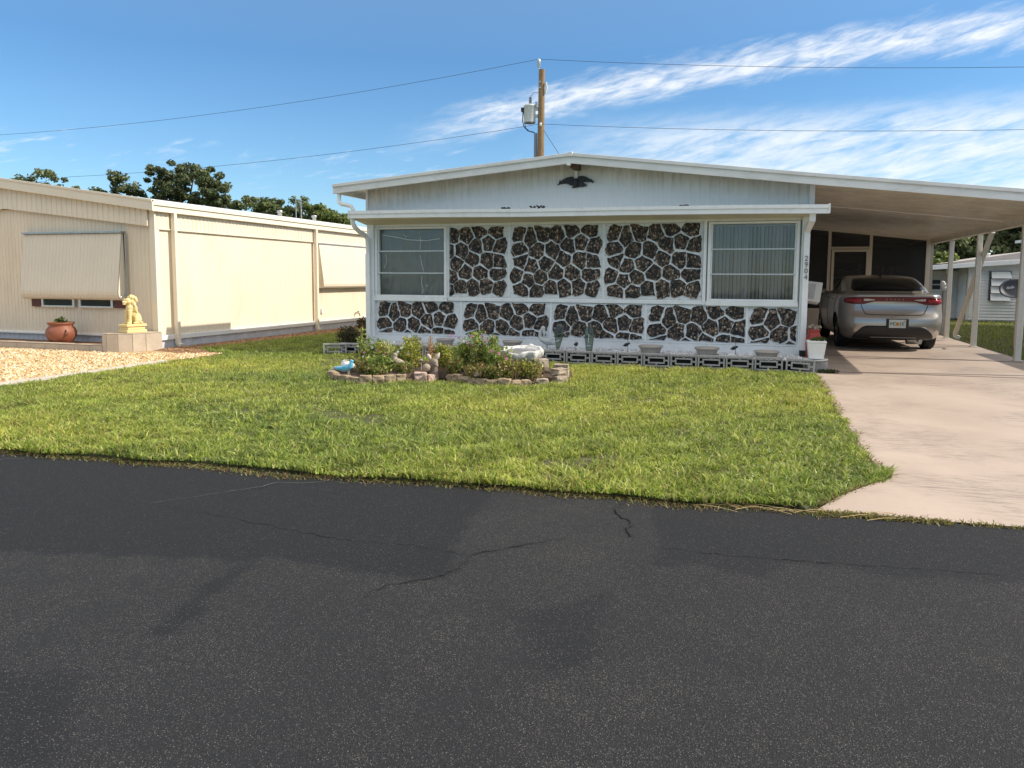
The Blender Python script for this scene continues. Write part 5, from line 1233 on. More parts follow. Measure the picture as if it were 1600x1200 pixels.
def carpt(a, t):
    z, w, yr, yf = lev(t); s = 1 if a >= 0 else -1; q = abs(a)
    ln = yf - yr; ry = min(.46, .3 * ln); rx = min(.20, w * .3) if z < 1.05 else min(.20 - 1.1 * (min(z, 1.14) - 1.05), w * .3); cr = .11 if z < 1.3 else .11 * max(.2, 1 - (z - 1.3) * 7); fy = min(.9, .3 * ln)
    if q <= .13: x = (w - rx) * q / .13; y = yr + cr * (x / w) ** 2
    elif q <= .22:
        u = (q - .13) / .09; x0, y0 = w - rx, yr + cr * ((w - rx) / w) ** 2; x1, y1 = w - .015, y0 + .075; x2, y2 = w, y0 + ry
        x = (1 - u) ** 2 * x0 + 2 * u * (1 - u) * x1 + u * u * x2; y = (1 - u) ** 2 * y0 + 2 * u * (1 - u) * y1 + u * u * y2
    elif q <= .42:
        u = (q - .22) / .20; y0 = yr + cr * ((w - rx) / w) ** 2 + ry; x = w + .012 * math.sin(math.pi * u); y = y0 + (yf - fy - y0) * u
    elif q <= .48:
        u = (q - .42) / .06; x = (1 - u) ** 2 * w + 2 * u * (1 - u) * w * .97 + u * u * (w * .62); y = (1 - u) ** 2 * (yf - fy) + 2 * u * (1 - u) * (yf - .15) + u * u * (yf - .06)
    else: u = (q - .48) / .02; x = w * .62 * (1 - u); y = yf - .06 * (1 - u)
    return Vector((CX0 + s * x, CY0 + y, z))
def carsurf(a, t, off):
    e = 1e-3; p = carpt(a, t); n = (carpt(a + e, t) - carpt(a - e, t)).cross(carpt(a, min(t + e * 9, len(LV) - 1.01)) - carpt(a, max(t - e * 9, 0)))
    return p + n.normalized() * off if n.length > 0 else p
AS = [i / 150 for i in range(-74, 76)]
car = thing('parked_car', 'silver sedan parked nose-in under the carport', 'car', (CX0, CY0 + 2.2, 0))
mb = MB(); K = 4; vs = []; tl = [i / K for i in range(0, (len(LV) - 1) * K)] + [len(LV) - 1.001]
for t in tl:
    for a in AS: vs.append(carpt(a, t))
n = len(AS); fs = [(i * n + j, i * n + (j + 1) % n, (i + 1) * n + (j + 1) % n, (i + 1) * n + j) for i in range(len(tl) - 1) for j in range(n)]
fs += [tuple(range(n))[::-1], tuple((len(tl) - 1) * n + j for j in range(n))]
mb.add(vs, fs, 0, True)
body = mb.build('body', M['carpaint'], car)
cut = MB(); WR = .315
for ya in (.97, 3.62):
    for s in (-1, 1):
        x0 = CX0 + s * .56; x1 = CX0 + s * 1.1; cut.tube([(x0, CY0 + ya, .31), (x1, CY0 + ya, .31)], .375, 32)
co = cut.build('wheel_well', M['cardark'], car)
md = body.modifiers.new('wells', 'BOOLEAN'); md.operation = 'DIFFERENCE'; md.object = co; md.solver = 'EXACT'; md.material_mode = 'TRANSFER'
bpy.context.view_layer.update()
nm_ = bpy.data.meshes.new_from_object(body.evaluated_get(bpy.context.evaluated_depsgraph_get()))
body.modifiers.clear(); body.data = nm_; bpy.data.objects.remove(co)
def patch(name, mat, a0, a1, na, zlo, zhi, nz, off, parent=car, skirt=.012):
    mb = MB(); vs = []
    for i in range(na + 1):
        a = a0 + (a1 - a0) * i / na; l, h = (zlo(a) if callable(zlo) else zlo), (zhi(a) if callable(zhi) else zhi)
        for j in range(nz + 1): vs.append(carsurf(a, zlev(l + (h - l) * j / nz), off))
    m = nz + 1; fs = [(i * m + j, (i + 1) * m + j, (i + 1) * m + j + 1, i * m + j + 1) for i in range(na) for j in range(nz)]
    ring = [i * m for i in range(na + 1)] + [na * m + j for j in range(1, m)] + [i * m + nz for i in range(na - 1, -1, -1)] + [j for j in range(nz - 1, 0, -1)]
    vc = CX0; b = len(vs)
    for r_ in ring:
        i, j = divmod(r_, m); a = a0 + (a1 - a0) * i / na; l, h = (zlo(a) if callable(zlo) else zlo), (zhi(a) if callable(zhi) else zhi)
        vs.append(carsurf(a, zlev(l + (h - l) * j / nz), off - skirt))
    k = len(ring); fs += [(ring[i], b + i, b + (i + 1) % k, ring[(i + 1) % k]) for i in range(k)]
    mb.add(vs, fs, 0, True); o = mb.build(name, mat, parent)
    return o
def lerp_(x, pts):
    for (x0, y0), (x1, y1) in zip(pts[:-1], pts[1:]):
        if x <= x1: return y0 + (y1 - y0) * max(0, (x - x0) / (x1 - x0))
    return pts[-1][1]
CG = pm('dark_car_glass', (.006, .007, .008), .06, .3, 1.5, spec=.06)
rw = patch('rear_window', M['carblack'], -.128, .128, 30, 1.096, lambda a: 1.372 - 2.2 * a * a, 10, .003)
patch('pane', CG, -.120, .120, 30, 1.106, lambda a: 1.362 - 2.2 * a * a, 10, .006, rw)
for s in (-1, 1):
    lo, hi = (.228, .405)
    w_ = patch('side_window', CG, *((s * lo, s * hi) if s > 0 else (-hi, -lo)), 30, 1.10, lambda a: lerp_(abs(a), [(.228, 1.15), (.27, 1.33), (.35, 1.345), (.405, 1.13)]), 8, .004)
    patch('pillar', M['carblack'], *((.317, .326) if s > 0 else (-.326, -.317)), 2, 1.10, 1.342, 6, .006, w_)
tb = patch('tail_lamp_bar', M['redlens'], -.182, .182, 90, lambda a: lerp_(abs(a), [(0, .918), (.066, .916), (.098, .862), (.125, .858), (.165, .878), (.182, .915)]), lambda a: lerp_(abs(a), [(0, 1.006), (.11, 1.0), (.16, .985), (.182, .955)]), 8, .012)
for s in (-1, 1):
    f = lambda a0, a1: (s * a0, s * a1) if s > 0 else (-a1, -a0)
    patch('reverse_lamp', M['lampwhite'], *f(.064, .101), 16, lambda a: lerp_(abs(a), [(.064, .944), (.085, .925), (.101, .925)]), lambda a: lerp_(abs(a), [(.064, .952), (.085, .966), (.101, .970)]), 3, .016, tb)
    patch('lamp_glow_strip', M['lampred'], *f(.108, .170), 16, lambda a: lerp_(abs(a), [(.108, .905), (.17, .915)]), lambda a: lerp_(abs(a), [(.108, .955), (.17, .945)]), 3, .015, tb)
for k, ch in enumerate('DODGE'):
    o = text_mesh('letter', ch, .042, .002, M['greytext'], tb)
    xx = (k - 2) * .068; p = carsurf(.13 * xx / .665, zlev(.955), .016); o.location = Vector((p.x, p.y, .945)) - ORG[car]; o.rotation_euler = (R(90), 0, 0)
def seam(pts, r, name, mat=None):
    mb = MB(); P_ = []
    for (a, z), (b, w) in zip(pts[:-1], pts[1:]):
        for i in range(8): P_.append(carsurf(a + (b - a) * i / 8, zlev(z + (w - z) * i / 8), .001))
    P_.append(carsurf(pts[-1][0], zlev(pts[-1][1]), .001)); mb.tube(P_, r, 6); mb.build(name, mat or M['carblack'], car)
seam([(-.107, .858), (-.103, .79), (-.094, .70), (-.086, .676), (-.04, .672), (.04, .672), (.086, .676), (.094, .70), (.103, .79), (.107, .858)], .0065, 'boot_seam')
seam([(-.098, 1.03), (.098, 1.03)], .004, 'spoiler_edge', M['carpaint'])
seam([(-.104, .760), (-.05, .752), (0, .77), (.05, .752), (.104, .760)], .006, 'boot_crease', M['carpaint'])
for s in (-1, 1):
    seam([(s * .263, .40), (s * .258, .75), (s * .25, 1.04)], .004, 'door_seam'); seam([(s * .322, .36), (s * .322, 1.05)], .004, 'door_seam'); seam([(s * .39, .36), (s * .392, .9), (s * .385, 1.02)], .004, 'door_seam')
    for a in (.275, .335):
        mb = MB(); mb.bar([carsurf(s * a, zlev(.93), .02), carsurf(s * (a + .018), zlev(.93), .02)], .03, .03); mb.build('door_handle', M['carpaint'], car, bevel=.008)
    px2 = carsurf(s * .382, zlev(1.04), .0); mb = MB()
    o = blob('mirror', [('e', (px2.x + s * .11, px2.y, 1.06), (.085, .06, .055)), ('t', [(px2.x - s * .02, px2.y + .02, 1.05), (px2.x + s * .1, px2.y, 1.05)], [.025, .02])], .01, M['carpaint'], car)
    seam([(s * .225, .245), (s * .41, .245)], .018, 'sill')
    seam([(s * .262, 1.09), (s * .40, 1.085)], .006, 'window_trim')
patch('rear_diffuser', M['carblack'], -.150, .150, 60, lambda a: .236, lambda a: lerp_(abs(a), [(0, .476), (.088, .474), (.102, .452), (.135, .31), (.15, .25)]), 6, .010)
seam([(-.08, .262), (.08, .262)], .012, 'diffuser_strip', M['greytext'])
pl = carsurf(.004, zlev(.515), .02)
pc = Vector((pl.x + .025, pl.y - .004, .517)); mb = MB(); mb.box(pc.x - .185, pc.y - .006, .435, pc.x + .185, pc.y + .08, .605); lp_ = mb.build('number_plate_recess', M['carblack'], car, bevel=.01)
mb = MB(); mb.box(pc.x - .145, pc.y - .012, .442, pc.x + .135, pc.y - .0065, .59); pt = mb.build('number_plate', M['plate'], lp_, bevel=.003)
for k, (ch, xx) in enumerate((('M', -.095), ('C', -.05), ('J', .045), ('E', .09))):
    o = text_mesh('plate_character', ch, .085, .001, M['plate_green'], lp_); o.location = Vector((pc.x + xx, pc.y - .0145, .488)) - ORG[car]; o.rotation_euler = (R(90), 0, 0)
mb = MB(); mb.tube([(pc.x - .003, pc.y - .0135, .512), (pc.x - .003, pc.y - .0165, .512)], .03, 14); mb.tube([(pc.x + .115, pc.y - .0135, .566), (pc.x + .115, pc.y - .0165, .566)], .014, 10); mb.build('plate_emblem', M['plate_orange'], lp_)
mb = MB(); mb.tube([(CX0 + .48, CY0 + .18, .20), (CX0 + .48, CY0 + .6, .21)], .032, 12); mb.tube([(CX0 + .3, CY0 + .45, .21), (CX0 + .55, CY0 + .45, .21)], .09, 12); mb.build('exhaust', M['galv'], car)
mb = MB(); mb.bar([(CX0 + .02, CY0 + 1.62, 1.38), (CX0 + .02, CY0 + 1.70, 1.425), (CX0 + .02, CY0 + 1.85, 1.40)], .03, .03); mb.tube([(CX0 + .02, CY0 + 1.70, 1.41), (CX0 + .02, CY0 + 1.55, 1.53)], .004, 6); mb.build('antenna', M['black'], car)
mb = MB(); mb.tube([(CX0 + .04, carpt(0, zlev(1.02)).y - .004, 1.026), (CX0 + .04, carpt(0, zlev(1.02)).y + .01, 1.026)], .014, 10); mb.build('boot_badge', M['greytext'], car)
for ya in (.97, 3.62):
    for s in (-1, 1):
        xo = CX0 + s * .865; xi = CX0 + s * .655; yc = CY0 + ya; mb = MB()
        prof = [(.20, 0), (.285, 0), (.308, .02), (.315, .05), (.315, .16), (.308, .19), (.285, .21), (.20, .21)]; vs = []; ns = 36
        for r, d in prof:
            for j in range(ns): q = 2 * math.pi * j / ns; vs.append((xo - s * d, yc + r * math.cos(q), .315 + r * math.sin(q)))
        mb.add(vs, [(i * ns + j, i * ns + (j + 1) % ns, ((i + 1) % len(prof)) * ns + (j + 1) % ns, ((i + 1) % len(prof)) * ns + j) for i in range(len(prof)) for j in range(ns)], 0, True)
        wh = mb.build('wheel', M['tyre'], car); mb = MB()
        mb.tube([(xo - s * .03, yc, .315), (xo - s * .06, yc, .315)], .05, 16); mb.tube([(xo - s * .10, yc, .315), (xo - s * .16, yc, .315)], .205, 30)
        for k in range(5):
            q = 2 * math.pi * k / 5 + .3; c, d = math.cos(q), math.sin(q); mb.tube([(xo - s * .045, yc + c * .03, .315 + d * .03), (xo - s * .03, yc + c * .195, .315 + d * .195)], [.03, .022], 8)
        vs = []
        for r, d in ((.185, .02), (.205, .01), (.212, .03), (.19, .06)):
            for j in range(ns): q = 2 * math.pi * j / ns; vs.append((xo - s * d, yc + r * math.cos(q), .315 + r * math.sin(q)))
        mb.add(vs, [(i * ns + j, i * ns + (j + 1) % ns, (i + 1) * ns + (j + 1) % ns, (i + 1) * ns + j) for i in range(3) for j in range(ns)], 0, True)
        mb.build('rim', M['rim'], wh)
mb = MB(); mb.box(CX0 - .6, CY0 + .4, .19, CX0 + .6, CY0 + 4.0, .24); mb.tube([(CX0 - .7, CY0 + .97, .31), (CX0 + .7, CY0 + .97, .31)], .05, 10); mb.build('underbody', M['cardark'], car)

car.rotation_euler = (0, 0, R(2.4)); car.location.x -= .075

# ------------------------------------------------------------------ right-hand neighbours
t = thing('vinyl_house', 'white lap-sided house with open awning window beyond the carport', 'house', (6.4, 28.4, 0))
def lap(mb, axis, c, a0, a1, z0, z1f, pitch, out):
    z = z0; mz = max(z1f(a0), z1f(a1)); vs = []; fs = []
    while z < mz:
        za = [min(z + pitch, z1f(a)) for a in (a0, a1)]; zb = [min(z, z1f(a)) for a in (a0, a1)]
        b = len(vs)
        for a, zz0, zz1 in ((a0, zb[0], za[0]), (a1, zb[1], za[1])):
            for q, d in ((zz0, .034), (zz1, .0)): vs.append((a, c + out * d, q) if axis == 'x' else (c + out * d, a, q))
        fs += [(b, b + 2, b + 3, b + 1)]; z += pitch
    mb.add(vs, fs)
rz = lambda x: 1.72 + .075 * (x - 5.3)
mb = MB(); mb.box(6.42, 28.42, 0, 14, 36, 1.72); mb.prism([(6.42, 1.72), (14, 1.72), (14, 2.25), (6.42, rz(6.42) - .05)], 28.42, 36); mb.box(4.9, 29.62, 0, 6.4, 36, 1.62); mb.build('wall', M['rwall'], t)
mb = MB(); lap(mb, 'x', 28.41, 6.42, 14, .05, lambda a: rz(a) - .02, .098, -1); lap(mb, 'x', 29.61, 4.9, 6.42, .05, lambda a: 1.66, .098, -1); lap(mb, 'y', 6.41, 28.42, 29.6, .05, lambda a: 1.7, .098, -1); mb.build('siding', M['rwall'], t, fix=False)
mb = MB(); mb.hexa([(4.7, 28.1, rz(4.7) - .05), (14, 28.1, rz(14) - .05), (14, 36, rz(14) - .05), (4.7, 36, rz(4.7) - .05), (4.7, 28.1, rz(4.7) + .02), (14, 28.1, rz(14) + .02), (14, 36, rz(14) + .02), (4.7, 36, rz(4.7) + .02)])
rf = mb.build('roof', pm('grey_brown_roof', (.42, .38, .35), .7, .1, 2), t)
mb = MB(); mb.hexa([(4.7, 28.02, rz(4.7) - .07), (14, 28.02, rz(14) - .07), (14, 28.1, rz(14) - .07), (4.7, 28.1, rz(4.7) - .07), (4.7, 28.02, rz(4.7) + .08), (14, 28.02, rz(14) + .08), (14, 28.1, rz(14) + .08), (4.7, 28.1, rz(4.7) + .08)]); mb.build('gutter', M['white_trim'], rf, bevel=.01)
mb = MB(); mb.prism([(6.2, 1.92), (9.0, 2.36), (14, 2.5), (14, 2.0)], 30.5, 36); mb.build('upper_roof', bpy.data.materials['grey_brown_roof'], rf)
mb = MB(); mb.lathe([(.05, 0), (.05, .12), (.07, .13), (.07, .17), (.01, .18)], (7.6, 31, 2.1), 10); mb.build('roof_vent', M['white_trim'], rf)
mb = MB(); mb.box(7.02, 28.30, .68, 7.62, 28.40, 1.62); w = mb.build('window', pm('shaded_window', (.06, .07, .08), .3, .1, 3), t)
for k in range(4):
    za = 1.60 - .235 * k; mb = MB(); mb.hexa([(7.04, 28.12, za - .215), (7.60, 28.12, za - .215), (7.60, 28.13, za - .215), (7.04, 28.13, za - .215), (7.06, 28.28, za), (7.58, 28.28, za), (7.58, 28.29, za), (7.06, 28.29, za)]); mb.build('awning_pane', M['rwall'], w)
mb = MB(); mb.box(5.55, 29.55, .98, 5.92, 29.6, 1.36); w = mb.build('window', M['white_trim'], t)
for z0, z1 in ((1.01, 1.15), (1.19, 1.33)):
    mb = MB(); mb.box(5.62, 29.535, z0, 5.86, 29.548, z1); mb.build('pane', M['black'], w)
mb = MB(); mb.bar([(5.75, 28.08, 1.70), (5.8, 28.3, 1.58), (6.1, 29.4, 1.5), (6.12, 29.5, 1.3), (6.12, 29.5, .05)], .07, .06); mb.bar([(6.46, 28.36, 1.75), (6.46, 28.36, .04)], .06, .05); mb.build('downspout', M['post'], t)
# home further right, outside the frame: its eave shades the side lawn and the edge of the drive
t = thing('mobile_home', 'plain white home to the right of the side lawn with a low pitched roof', 'house', (7.9, 14, 0))
mb = MB(); mb.box(7.85, 7.0, 0, 13.5, 26.2, 2.35); mb.prism([(7.85, 2.35), (13.5, 2.35), (10.7, 2.72)], 7.0, 26.2); mb.build('wall', M['rwall'], t)
mb = MB(); lap(mb, 'y', 7.84, 7.0, 26.2, .05, lambda a: 2.34, .11, -1); mb.build('siding', M['rwall'], t, fix=False)
mb = MB()
mb.hexa([(7.2, 7, 2.42), (10.7, 7, 2.78), (10.7, 26.6, 2.78), (7.2, 26.6, 2.42), (7.2, 7, 2.50), (10.7, 7, 2.86), (10.7, 26.6, 2.86), (7.2, 26.6, 2.50)])
mb.hexa([(10.7, 7, 2.78), (14.2, 7, 2.42), (14.2, 26.6, 2.42), (10.7, 26.6, 2.78), (10.7, 7, 2.86), (14.2, 7, 2.50), (14.2, 26.6, 2.50), (10.7, 26.6, 2.86)])
mb.box(6.68, 7.0, 2.36, 7.19, 16.15, 2.44)
mb.build('roof', M['roof'], t)
for y in (8.0, 12.0, 16.0):
    mb = MB(); mb.bar([(6.75, y, 0), (6.75, y, 2.36)], .08, .08); mb.build('post', M['post'], t)
for y in (10, 14, 19, 23):
    mb = MB(); mb.box(7.80, y, .9, 7.835, y + 1.0, 1.9); w = mb.build('window', M['white_trim'], t); mb = MB(); mb.box(7.79, y + .06, .96, 7.799, y + .94, 1.84); mb.build('pane', CG, w)
# satellite dish
t = thing('satellite_dish', 'charcoal satellite dish with pale lettering behind the near carport post', 'satellite dish', (4.74, 17, 0))
Mx = Matrix.Translation((4.64, 17.0, 1.13)) @ Matrix.Rotation(R(-8), 4, 'Y') @ Matrix.Rotation(R(62), 4, 'X')
mb = MB(); vs = []; nr, ns = 7, 36
for side in (0, 1):
    for i in range(nr + 1):
        r = i / nr
        for j in range(ns): q = 2 * math.pi * j / ns; vs.append(Mx @ Vector((.265 * r * math.cos(q), .20 * r * math.sin(q), .07 * r * r - .012 * side)))
m = (nr + 1) * ns; fs = []
for side in (0, 1):
    for i in range(nr):
        for j in range(ns): fs.append((side * m + i * ns + j, side * m + i * ns + (j + 1) % ns, side * m + (i + 1) * ns + (j + 1) % ns, side * m + (i + 1) * ns + j))
fs += [(nr * ns + j, nr * ns + (j + 1) % ns, m + nr * ns + (j + 1) % ns, m + nr * ns + j) for j in range(ns)]
mb.add(vs, fs, 0, True); ds = mb.build('reflector', M['dish'], t)
o = text_mesh('lettering', 'dish', .085, .001, M['lettering'], t)
o.matrix_local = Matrix.Translation(-ORG[t]) @ Mx @ Matrix.Translation((-.06, .02, .035)) @ Matrix.Rotation(R(4), 4, 'Z')
mb = MB(); mb.tube([(4.74, 17.1, 0), (4.74, 17.1, .95), (4.68, 17.05, 1.10)], .028, 10); mb.tube([(4.68, 16.98, 1.02), (4.80, 16.55, 1.16)], .014, 8); mb.build('mast', M['galv'], t)
mb = MB(); mb.tube([(4.80, 16.55, 1.16), (4.78, 16.68, 1.15)], .03, 10); mb.build('receiver_head', M['dish'], t)
t = thing('garden_tap_post', 'short grey standpipe with a tap on the lawn edge right of the car', 'tap', (4.2, 20.6, 0))
mb = MB(); mb.tube([(4.2, 20.6, 0), (4.2, 20.6, 1.12)], .06, 10); mb.build('standpipe', M['galv'], t)
blob('tap', [('e', (4.2, 20.6, 1.18), (.12, .07, .06)), ('e', (4.27, 20.58, 1.24), (.045, .045, .045)), ('e', (4.14, 20.58, 1.25), (.05, .04, .05)), ('e', (4.2, 20.55, 1.1), (.08, .08, .05))], .012, M['transf'], t, rough=.02)

# ------------------------------------------------------------------ trees
OAK = [(.09, .12, .045), (.12, .15, .058), (.16, .18, .075), (.06, .082, .03), (.19, .20, .095)]
LIME = [(.13, .18, .035), (.17, .21, .045), (.09, .14, .03), (.2, .23, .06)]
def tree(label, x, y, h, lobes, nleaf, pal, leaf=.125, tr=.28, name='oak_tree', base=0, cs=.42, inner=.25):
    t = thing(name, label, 'tree', (x, y, 0)); zl = min(l[2] - l[5] * .6 for l in lobes)
    mb = MB(); mb.tube([(x, y, 0), (x + .1, y, zl * .5), (x - .05, y, zl)], [tr * 1.3, tr, tr * .85], 10)
    cl = []
    for lx_, ly_, lz_, rx, ry, rz_ in lobes:
        c = Vector((x + lx_, y + ly_, lz_)); st = Vector((x - .05, y, zl * .95)); md_ = st.lerp(c, .55) + Vector((0, 0, -.2))
        mb.tube([st, md_, c], [tr * .5, tr * .3, tr * .12], 7)
        for k in range(max(8, int(16 * rx * rz_))):
            d = Vector((rng.gauss(0, 1), rng.gauss(0, 1), rng.gauss(0, 1))).normalized() * (rng.random() ** .35)
            p = c + Vector((d.x * rx, d.y * ry, d.z * rz_))
            if rng.random() < .25: mb.tube([md_.lerp(c, .6), p], [tr * .1, tr * .03], 5)
            cl.append((p.x, p.y, p.z, cs * rng.uniform(.55, 1.15)))
    mb.build('trunk', M['bark'], t)
    leafball('crown', cl, int(nleaf * 1.5), leaf, pal, t, spread=(1, 1, .72), flat=.6, aspect=.55)
    return t
tree('small round oak crown at far left behind the cream roof', -51.4, 45, 9.3, [(-1.7, 0, 8.1, 1.2, 1.2, .9), (.4, 0, 8.3, 1.3, 1.2, 1.0), (1.9, .5, 7.4, .9, 1, .8), (-.5, 1, 7.0, 2, 1.5, .8), (0, 0, 5.6, 2.2, 2, 1.2)], 3600, OAK)
tree('small low crown between the far left oak and the big oak', -47.2, 46, 7.5, [(-.6, 0, 6.9, .8, .8, .45), (.6, 0, 6.7, .8, .8, .4), (0, 0, 5.5, 1.6, 1.5, 1)], 1300, OAK)
tree('dark low crown just left of the big spreading oak', -43.6, 44, 8, [(-2.2, 0, 7.1, 1.0, .9, .5), (-1.0, 0, 7.2, .9, .9, .6), (.1, 0, 7.8, .9, .9, .8), (1.2, 0, 7.2, .9, 1, .8), (0, 0, 6.0, 2.6, 2, 1)], 3600, OAK)
tree('big spreading oak rising above the cream roof', -38.8, 45, 9.6, [(-1.9, 0, 8.3, 1.1, 1.2, .85), (-.4, .3, 8.7, 1.2, 1.2, .75), (1.0, 0, 8.2, 1.1, 1.2, .9), (-1.4, -.4, 7.2, 1.3, 1.3, .8), (.3, -.6, 7.2, 1.4, 1.3, .8), (2.0, 0, 7.2, 1.0, 1, .7), (-2.2, 0, 6.1, 1.2, 1.2, .7), (.6, 0, 5.9, 2.2, 1.6, .9)], 7600, OAK)
tree('narrow oak crown at the right side of the big oak', -35.3, 44, 8.4, [(-.3, 0, 7.9, .75, .8, .8), (.3, 0, 6.9, .9, .9, .7), (.9, 0, 6.1, 1.0, 1, .7), (-.5, 0, 5.8, 1.2, 1.2, .8)], 2600, OAK)
tree('yellow-green young tree at the foot of the big oak', -37.6, 40, 6.3, [(-1.4, 0, 5.4, 1.0, 1, .6), (.2, 0, 5.2, 1.2, 1, .55), (2.2, 0, 5.2, 1.2, 1, .6)], 2400, LIME)
tree('low dark tree line beside the narrow oak', -33.4, 47, 6.4, [(-.9, 0, 6.4, 1.0, 1, .5), (.7, 0, 6.2, 1.0, 1, .5), (0, 0, 5.2, 1.7, 1.2, .8)], 2200, OAK)
tree('leafy tree with thin masts in front, left of the white gable', -29.6, 45, 6.8, [(-2.0, 0, 5.8, 1.0, 1, .7), (-.8, 0, 5.6, .9, 1, .7), (.5, 0, 5.9, .9, 1, .75), (1.5, 0, 5.5, .9, 1, .7), (0, 0, 4.7, 2.4, 1.6, .9)], 3800, OAK + LIME[:2])
tree('lighter green tree closest to the white gable eave', -26.9, 44, 6.2, [(-.6, 0, 5.5, .9, 1, .65), (.5, 0, 5.1, .9, 1, .6), (.8, 0, 4.4, 1.2, 1.2, .7)], 2200, LIME + OAK[2:3])
for i, (x, y, h, lab) in enumerate(((6.2, 37, 4.4, 'dark tree at the left of the row behind the lap-sided house'), (8.6, 38, 5.1, 'dark tree second in the row behind the lap-sided house'), (7.5, 39.5, 5.2, 'dark tree filling the gap behind the two left trees of the row'), (11.0, 37.5, 5.1, 'dark tree third in the row behind the lap-sided house'), (13.2, 38, 5.2, 'dark tree at the right of the row behind the lap-sided house'))):
    tree(lab, x, y, h, [(-.9, -.3, h - 1.1, 1.1, 1, 1.0), (.7, -.3, h - 1.3, 1.2, 1, 1.1), (-.5, -.8, h - 2.6, 1.4, 1.2, 1.0), (.9, -.8, h - 2.9, 1.3, 1.2, 1.0), (0, -.8, .9, 1.8, 1.2, .9), (-1.5, .3, h - 1.5, .9, 1, 1.1), (1.5, .3, h - 1.6, .9, 1, 1.1)], 9000, OAK, .13, .2, 'broadleaf_tree')
tree('sunlit yellow-green bush at the corner of the lap-sided house', 6.3, 33.2, 2.6, [(-.4, 0, 2.1, .5, .5, .4), (.3, 0, 1.9, .5, .5, .4), (0, 0, 1.4, .9, .6, .6)], 1500, LIME, .09, .08, 'leafy_bush', cs=.35)

# ------------------------------------------------------------------ utility pole and wires
t = thing('utility_pole', 'brown wooden utility pole with grey transformer behind the gable', 'utility pole', (-9.9, 35, 0))
mb = MB(); mb.tube([(-9.9, 35, 0), (-9.9, 35, 6), (-9.87, 35, 10.85)], [.19, .17, .14], 16); mb.build('pole', M['pole'], t)
mb = MB(); mb.tube([(-10.13, 34.95, 0), (-10.13, 34.95, 8.0)], .075, 10); mb.build('conduit', M['conduit'], t)
mb = MB(); mb.lathe([(.255, 0), (.27, .03), (.27, .70), (.285, .71), (.285, .76), (.24, .80), (.05, .82)], (-10.42, 34.95, 8.50), 28); tr_ = mb.build('transformer', M['transf'], t)
mb = MB(); mb.lathe([(.262, 0), (.262, .035)], (-10.42, 34.95, 8.465), 28); mb.build('base_band', M['conduit'], tr_)
mb = MB(); mb.lathe([(.05, 0), (.075, .06), (.05, .10), (.08, .16), (.05, .2), (.075, .26), (.03, .34)], (-10.40, 34.95, 9.32), 14); mb.build('bushing', M['conduit'], tr_)
mb = MB(); mb.box(-10.82, 34.85, 9.0, -10.68, 35.05, 9.18); mb.build('terminal_box', M['black'], tr_)
for z in (9.02, 8.70): mb = MB(); mb.box(-10.16, 34.9, z, -10.02, 35.0, z + .14); mb.build('bracket', M['galv'], tr_)
mb = MB(); mb.tube([(-10.08, 34.9, 9.15), (-10.1, 34.9, 9.4)], .05, 8); mb.build('arrester', M['galv'], tr_)
mb = MB(); mb.lathe([(.05, 0), (.055, .05), (.085, .12), (.09, .3), (.075, .36), (.03, .4)], (-10.02, 35, 10.95), 14); mb.tube([(-9.9, 35, 10.8), (-10.02, 35, 10.9), (-10.02, 35, 10.97)], .025, 8); mb.build('insulator', M['galv'], t)
mb = MB(); mb.lathe([(.04, 0), (.06, .04), (.06, .12), (.03, .16)], (-9.86, 34.82, 8.28), 12); mb.build('insulator', M['transf'], t)
mb = MB(); mb.tube([(-9.68, 34.95, 9.75), (-9.62, 34.95, 10.0), (-9.66, 34.95, 10.25)], .05, 8); mb.build('cutout_fuse', M['transf'], t)
for k in range(2):
    mb = MB(); mb.tube([(-9.91 , 34.84, 10.02 + k * .25), (-9.91, 34.81, 10.02 + k * .25)], .05, 8); mb.build('bolt', M['galv'], t)
mb = MB()
mb.tube([(-10.75, 34.95, 9.0), (-10.77, 34.95, 8.6), (-10.7, 34.95, 8.32), (-10.5, 34.95, 8.12), (-10.25, 34.95, 8.06), (-10.13, 34.95, 7.98)], .022, 6)
mb.tube([(-10.70, 34.9, 9.0), (-10.66, 34.9, 8.5), (-10.6, 34.9, 8.25), (-10.4, 34.9, 8.08), (-10.15, 34.9, 8.0)], .018, 6)
mb.tube([(-10.40, 34.95, 9.62), (-10.25, 34.95, 9.85), (-9.98, 34.9, 9.82)], .010, 6); mb.build('drop_leads', M['wire'], t)
def wire(name, lab, pts, r):
    P_ = []
    for a, b in zip(pts[:-1], pts[1:]):
        a, b = Vector(a), Vector(b); sag = .0012 * (b - a).length ** 2 * .35
        for i in range(14): u = i / 14; p = a.lerp(b, u); p.z -= sag * 4 * u * (1 - u); P_.append(p)
    P_.append(Vector(pts[-1])); mb = MB(); mb.tube(P_, r, 6); tag(mb.build(name, M['wire'], origin=pts[0]), lab, 'wire', 'overhead wires')
wire('overhead_wire', 'upper wire running left from the pole top', [(-10.02, 35, 11.33), (-43.2, 35, 9.60), (-70, 35, 8.6)], .009)
wire('overhead_wire', 'upper wire running right from the pole top', [(-10.02, 35, 11.33), (9.4, 35, 9.50), (34, 35, 8.4)], .009)
wire('overhead_wire', 'lower wire running left below the transformer', [(-9.86, 34.82, 8.38), (-38, 35, 6.98), (-70, 35, 5.6)], .009)
wire('overhead_wire', 'lower wire running right from mid-pole', [(-9.86, 34.82, 8.38), (9.5, 35, 7.14), (34, 35, 6.2)], .009)
wire('service_wire', 'short service wire slanting down from the pole behind the roof peak', [(-9.72, 34.85, 8.1), (-8.98, 34.8, 7.0), (-6.9, 34.6, 4.2), (-5.5, 34, 3.0)], .012)
